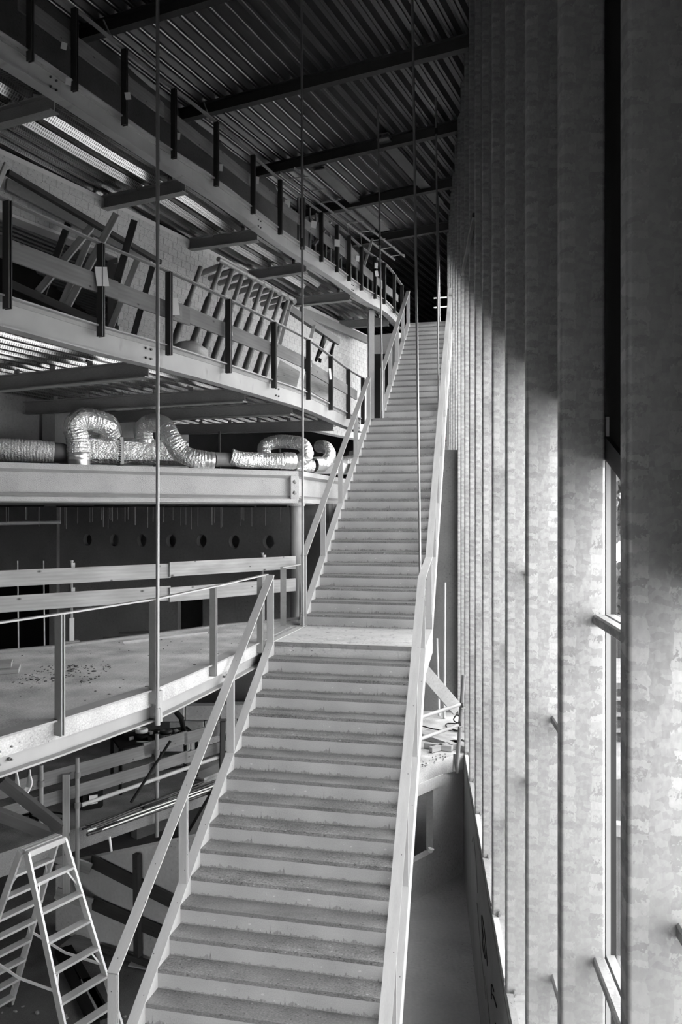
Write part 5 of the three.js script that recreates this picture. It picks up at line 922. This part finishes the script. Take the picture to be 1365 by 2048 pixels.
// ---------------------------------------------------------------- right: the slab between stair and facade
{
  const tilt = thing('scaffold_pole', 'dark scaffold pole leaning at the edge of the right slab before the facade', 'pole', V(2.069, -2.965, -14.300));
  part(tilt, 'tube', rod(V(2.069, -2.965, -14.300), V(2.194, -1.214, -14.300), 0.036, 12), M.greySteel);
  for (const [u, v] of [[923, 1413], [918, 1450]]) { part(tilt, 'clamp', sweep(rect(0.1, 0.09, 0.01), [Q(u - 2, v, 14.22), Q(u + 4, v - 1, 14.22)]), M.darkSteel); part(tilt, 'clamp_bolt', rod(Q(u + 1, v + 4, 14.1), Q(u + 9, v + 3, 14.1), 0.012, 6), M.railPale); }
  solo('rail_tube', 'pale scaffold tube running from the leaning pole behind the stair, upper one', 'tube', rod(V(0.873, -1.778, -13.000), V(2.108, -1.717, -14.200), 0.032, 12), M.girder); solo('rail_tube', 'pale scaffold tube running from the leaning pole behind the stair, lower one', 'tube', rod(V(0.873, -2.143, -13.000), V(2.081, -2.081, -14.200), 0.032, 12), M.girder);
  solo('tube_stub', 'short tube stub fixed to the slab front below the leaning pole', 'tube', rod(V(2.024, -2.939, -14.300), V(2.057, -2.656, -14.400), 0.034, 10), M.railSteel);
  solo('raking_plank', 'wide grey plank leaning down to the facade on the right slab', 'plank', sweep(rect(0.05, 0.26, 0.006), [V(1.516, -1.283, -15.600), V(2.335, -2.260, -16.000)]), M.concrete);
  solo('leaning_tube', 'tall thin tube leaning on the grey back wall', 'tube', rod(V(2.246, -2.791, -17.400), V(2.314, 0.131, -17.800), 0.028, 8), M.railPale); solo('leaning_tube', 'shorter thin tube leaning on the grey back wall', 'tube', rod(V(2.088, -2.635, -17.000), V(2.130, -1.107, -17.750), 0.026, 8), M.railPale);
  for (const [u, v, u2, v2, w, l] of [[845, 1466, 918, 1492, 0.3, 'wide pale board lying across the right slab'], [850, 1490, 905, 1497, 0.1, 'narrow pale board on the right slab'], [862, 1500, 897, 1490, 0.08, 'short timber block near the edge of the right slab'], [905, 1485, 938, 1500, 0.12, 'board against the facade on the right slab']]) { const z = (v) => 1600 * 4.44 / (v - 1024), a = V((u - 682.5) / 1600 * z(v), -2.74, -z(v)), b = V((u2 - 682.5) / 1600 * z(v2), -2.74, -z(v2)); solo('slab_board', l, 'board', plank(a, b, w, 0.1), M.woodPale, undefined); }
  solo('black_cable', 'black cable winding across the right slab to the leaning pole', 'cable', tube([V(1.697, -2.770, -16.710), V(1.911, -2.770, -16.479), V(2.174, -2.770, -16.366), V(2.403, -2.770, -16.329), V(2.451, -2.770, -16.868), V(2.256, -2.770, -16.908), V(2.204, -2.770, -16.594), V(2.439, -2.770, -16.292)], 0.014, 6, 60), M.black);
  solo('black_cable', 'black cable loop standing at the leaning pole clamps', 'cable', tube([V(2.185, -2.187, -14.600), V(2.058, -2.096, -14.600), V(2.112, -2.005, -14.600), V(2.200, -2.085, -14.700)], 0.012, 6, 30), M.black);
  solo('mitre_saw', 'small dark tool lying by the facade on the right slab', 'tool', sweep(rect(0.12, 0.1, 0.02), [V(2.201, -2.740, -15.343), V(2.350, -2.740, -15.443)]), M.black);
  const debris = []; for (let i = 0; i < 26; i++) { const a = rnd(), p = V(1.42 + 0.62 * a + rr(-0.05, 0.05), -2.79, -14.25 - 0.6 * a + rr(-0.15, 0.2)), g = new THREE.TetrahedronGeometry(rr(0.01, 0.028)); g.rotateY(rnd() * 6); g.translate(p.x, p.y, p.z); debris.push(clean(g)); }
  solo('debris_bits', 'small wood and wire debris at the edge of the right slab', 'debris', debris, M.greySteel).userData.kind = 'stuff';
  solo('paper_cup', 'small pale cup lying on the sill of the dark pit opening', 'cup', rod(V(1.534, -4.144, -13.750), V(1.551, -4.084, -13.750), 0.04, 12, 0.055), M.white);
}

// ---------------------------------------------------------------- outside, seen through the slot beside the nearest columns
{
  const G = -3.2, at = (u, z, y = G) => V((u - 682.5) / 1600 * z, y, -z);
  struct('ground_outside', plate([[1.4, 6.2], [-40, 6.2], [-40, 60], [160, 60], [160, -160], [30, -190], [4.3, -34]], G, 0.3), M.outGround, 'light paving outside the facade');
  struct('ground_sand', plate([[1.55, 2], [9, -1], [12, -17], [3.3, -14]], G + 0.02, 0.02), M.soil, 'sandy strip along the facade outside');
  struct('kerb', sweep(rect(0.15, 0.3, 0.02), [V(4.0, G + 0.06, -12.2), V(7, G + 0.06, -10.6)]), M.concretePale);
  struct('road', plate([[17, -52], [40, -30], [70, -58], [34, -90]], G + 0.03, 0.03), M.greySteel, 'grey road outside');
  // stacked slats
  for (let i = 0; i < 7; i++) solo('stacked_timber', `timber in the pile on the paving outside, ${ordinal[i]} from the ground`, 'timber', plank(at(1233 - i * 0.6, 17.6, G + 0.08 + i * 0.17), at(1250, 17.0, G + 0.08 + i * 0.17), 0.5, 0.08), i % 2 ? M.wood : M.woodDark, 'timbers piled outside');
  // car far off on the road
  const z = 66, c = at(1240, z), car = thing('car', 'white car parked far off outside, seen through the facade slot', 'car', c), d = V(0.9, 0, -0.43).normalize();
  const side = [[-2.1, 0.25], [2.1, 0.25], [2.15, 0.7], [1.5, 0.92], [0.8, 1.42], [-0.7, 1.45], [-1.5, 0.98], [-2.1, 0.85]];
  part(car, 'body', upright(side, c.clone().add(V(0, 0.05, 0)), d, 1.7), M.white); part(car, 'side_window', upright([[-1.2, 0.95], [1.2, 0.95], [0.7, 1.35], [-0.65, 1.38]], c.clone().add(V(0, 0.05, 0)).addScaledVector(d.clone().cross(V(0, 1, 0)), 1.69), d, 0.03), M.black);
  for (const a of [-1.35, 1.35]) { const w = c.clone().addScaledVector(d, a).addScaledVector(d.clone().cross(V(0, 1, 0)), 1.55).setY(G + 0.35), n = d.clone().cross(V(0, 1, 0)); part(car, 'wheel', rod(w, w.clone().addScaledVector(n, 0.2), 0.33, 16), M.rubber); }
  // site fence frame
  const f = thing('site_fence', 'white tubular site fence frame outside in front of the trees', 'fence', at(1235, 40));
  for (let i = 0; i < 5; i++) { const p = at(1226 + i * 14, 40); part(f, 'fence_post', rod(p, p.clone().setY(G + 2.3), 0.03, 8), M.white); }
  for (const h of [0.3, 1.3, 2.25]) part(f, 'fence_rail', rod(at(1226, 40, G + h), at(1282, 40, G + h), 0.025, 8), M.white); part(f, 'fence_brace', rod(at(1228, 40, G + 0.3), at(1238, 40, G + 2.2), 0.02, 8), M.white);
  // buildings and trees
  const B = thing('building', 'pale building with windows behind the trees outside', 'building', at(1260, 95));
  part(B, 'wall', block(at(1260, 95).x, G + 5, -99, 16, 10, 8, 0.3), M.paper); for (let r = 0; r < 3; r++) for (let i = 0; i < 5; i++) part(B, 'window', block(at(1200, 95).x + i * 2.6, G + 1.8 + r * 2.9, -93.2 - i * 0.2, 1.2, 1.5, 0.4, 0.3), M.darkSteel);
  const leafG = new THREE.PlaneGeometry(0.34, 0.22), dummy = new THREE.Object3D();
  const tree = (u, zz, h, r, n, label) => {
    const b = at(u, zz), t = thing('tree', label, 'tree', b, 'trees outside'); part(t, 'trunk', [rod(b, b.clone().setY(G + h * 0.55), 0.16, 10, 0.1), rod(b.clone().setY(G + h * 0.4), b.clone().add(V(r * 0.5, h * 0.75, 0)), 0.08, 8, 0.04), rod(b.clone().setY(G + h * 0.45), b.clone().add(V(-r * 0.5, h * 0.7, 0.3)), 0.08, 8, 0.04)], M.woodDark);
    const im = new THREE.InstancedMesh(leafG, M.leaf, n); im.name = 'crown'; im.userData.kind = 'stuff'; shade(im);
    for (let i = 0; i < n; i++) { const a = rnd() * 6.283, e = Math.acos(rr(-1, 1)), k = Math.cbrt(rnd()) * (0.75 + 0.35 * noise.noise(a * 1.3, e * 2, u)); dummy.position.set(r * k * Math.sin(e) * Math.cos(a), h * 0.68 + r * 0.85 * k * Math.cos(e), r * k * Math.sin(e) * Math.sin(a)); dummy.rotation.set(rnd() * 6, rnd() * 6, rnd() * 6); dummy.updateMatrix(); im.setMatrixAt(i, dummy.matrix); }
    t.add(im);
  };
  tree(1222, 34, 8.5, 3.2, 2600, 'leafy tree outside seen in the slot just under the dark wall edge'); tree(1252, 46, 8, 3.4, 2600, 'broader leafy tree outside behind the nearest one'); tree(1238, 27, 3.4, 1.1, 900, 'low leafy shrub outside below the car');
}

renderer.render(scene, camera);
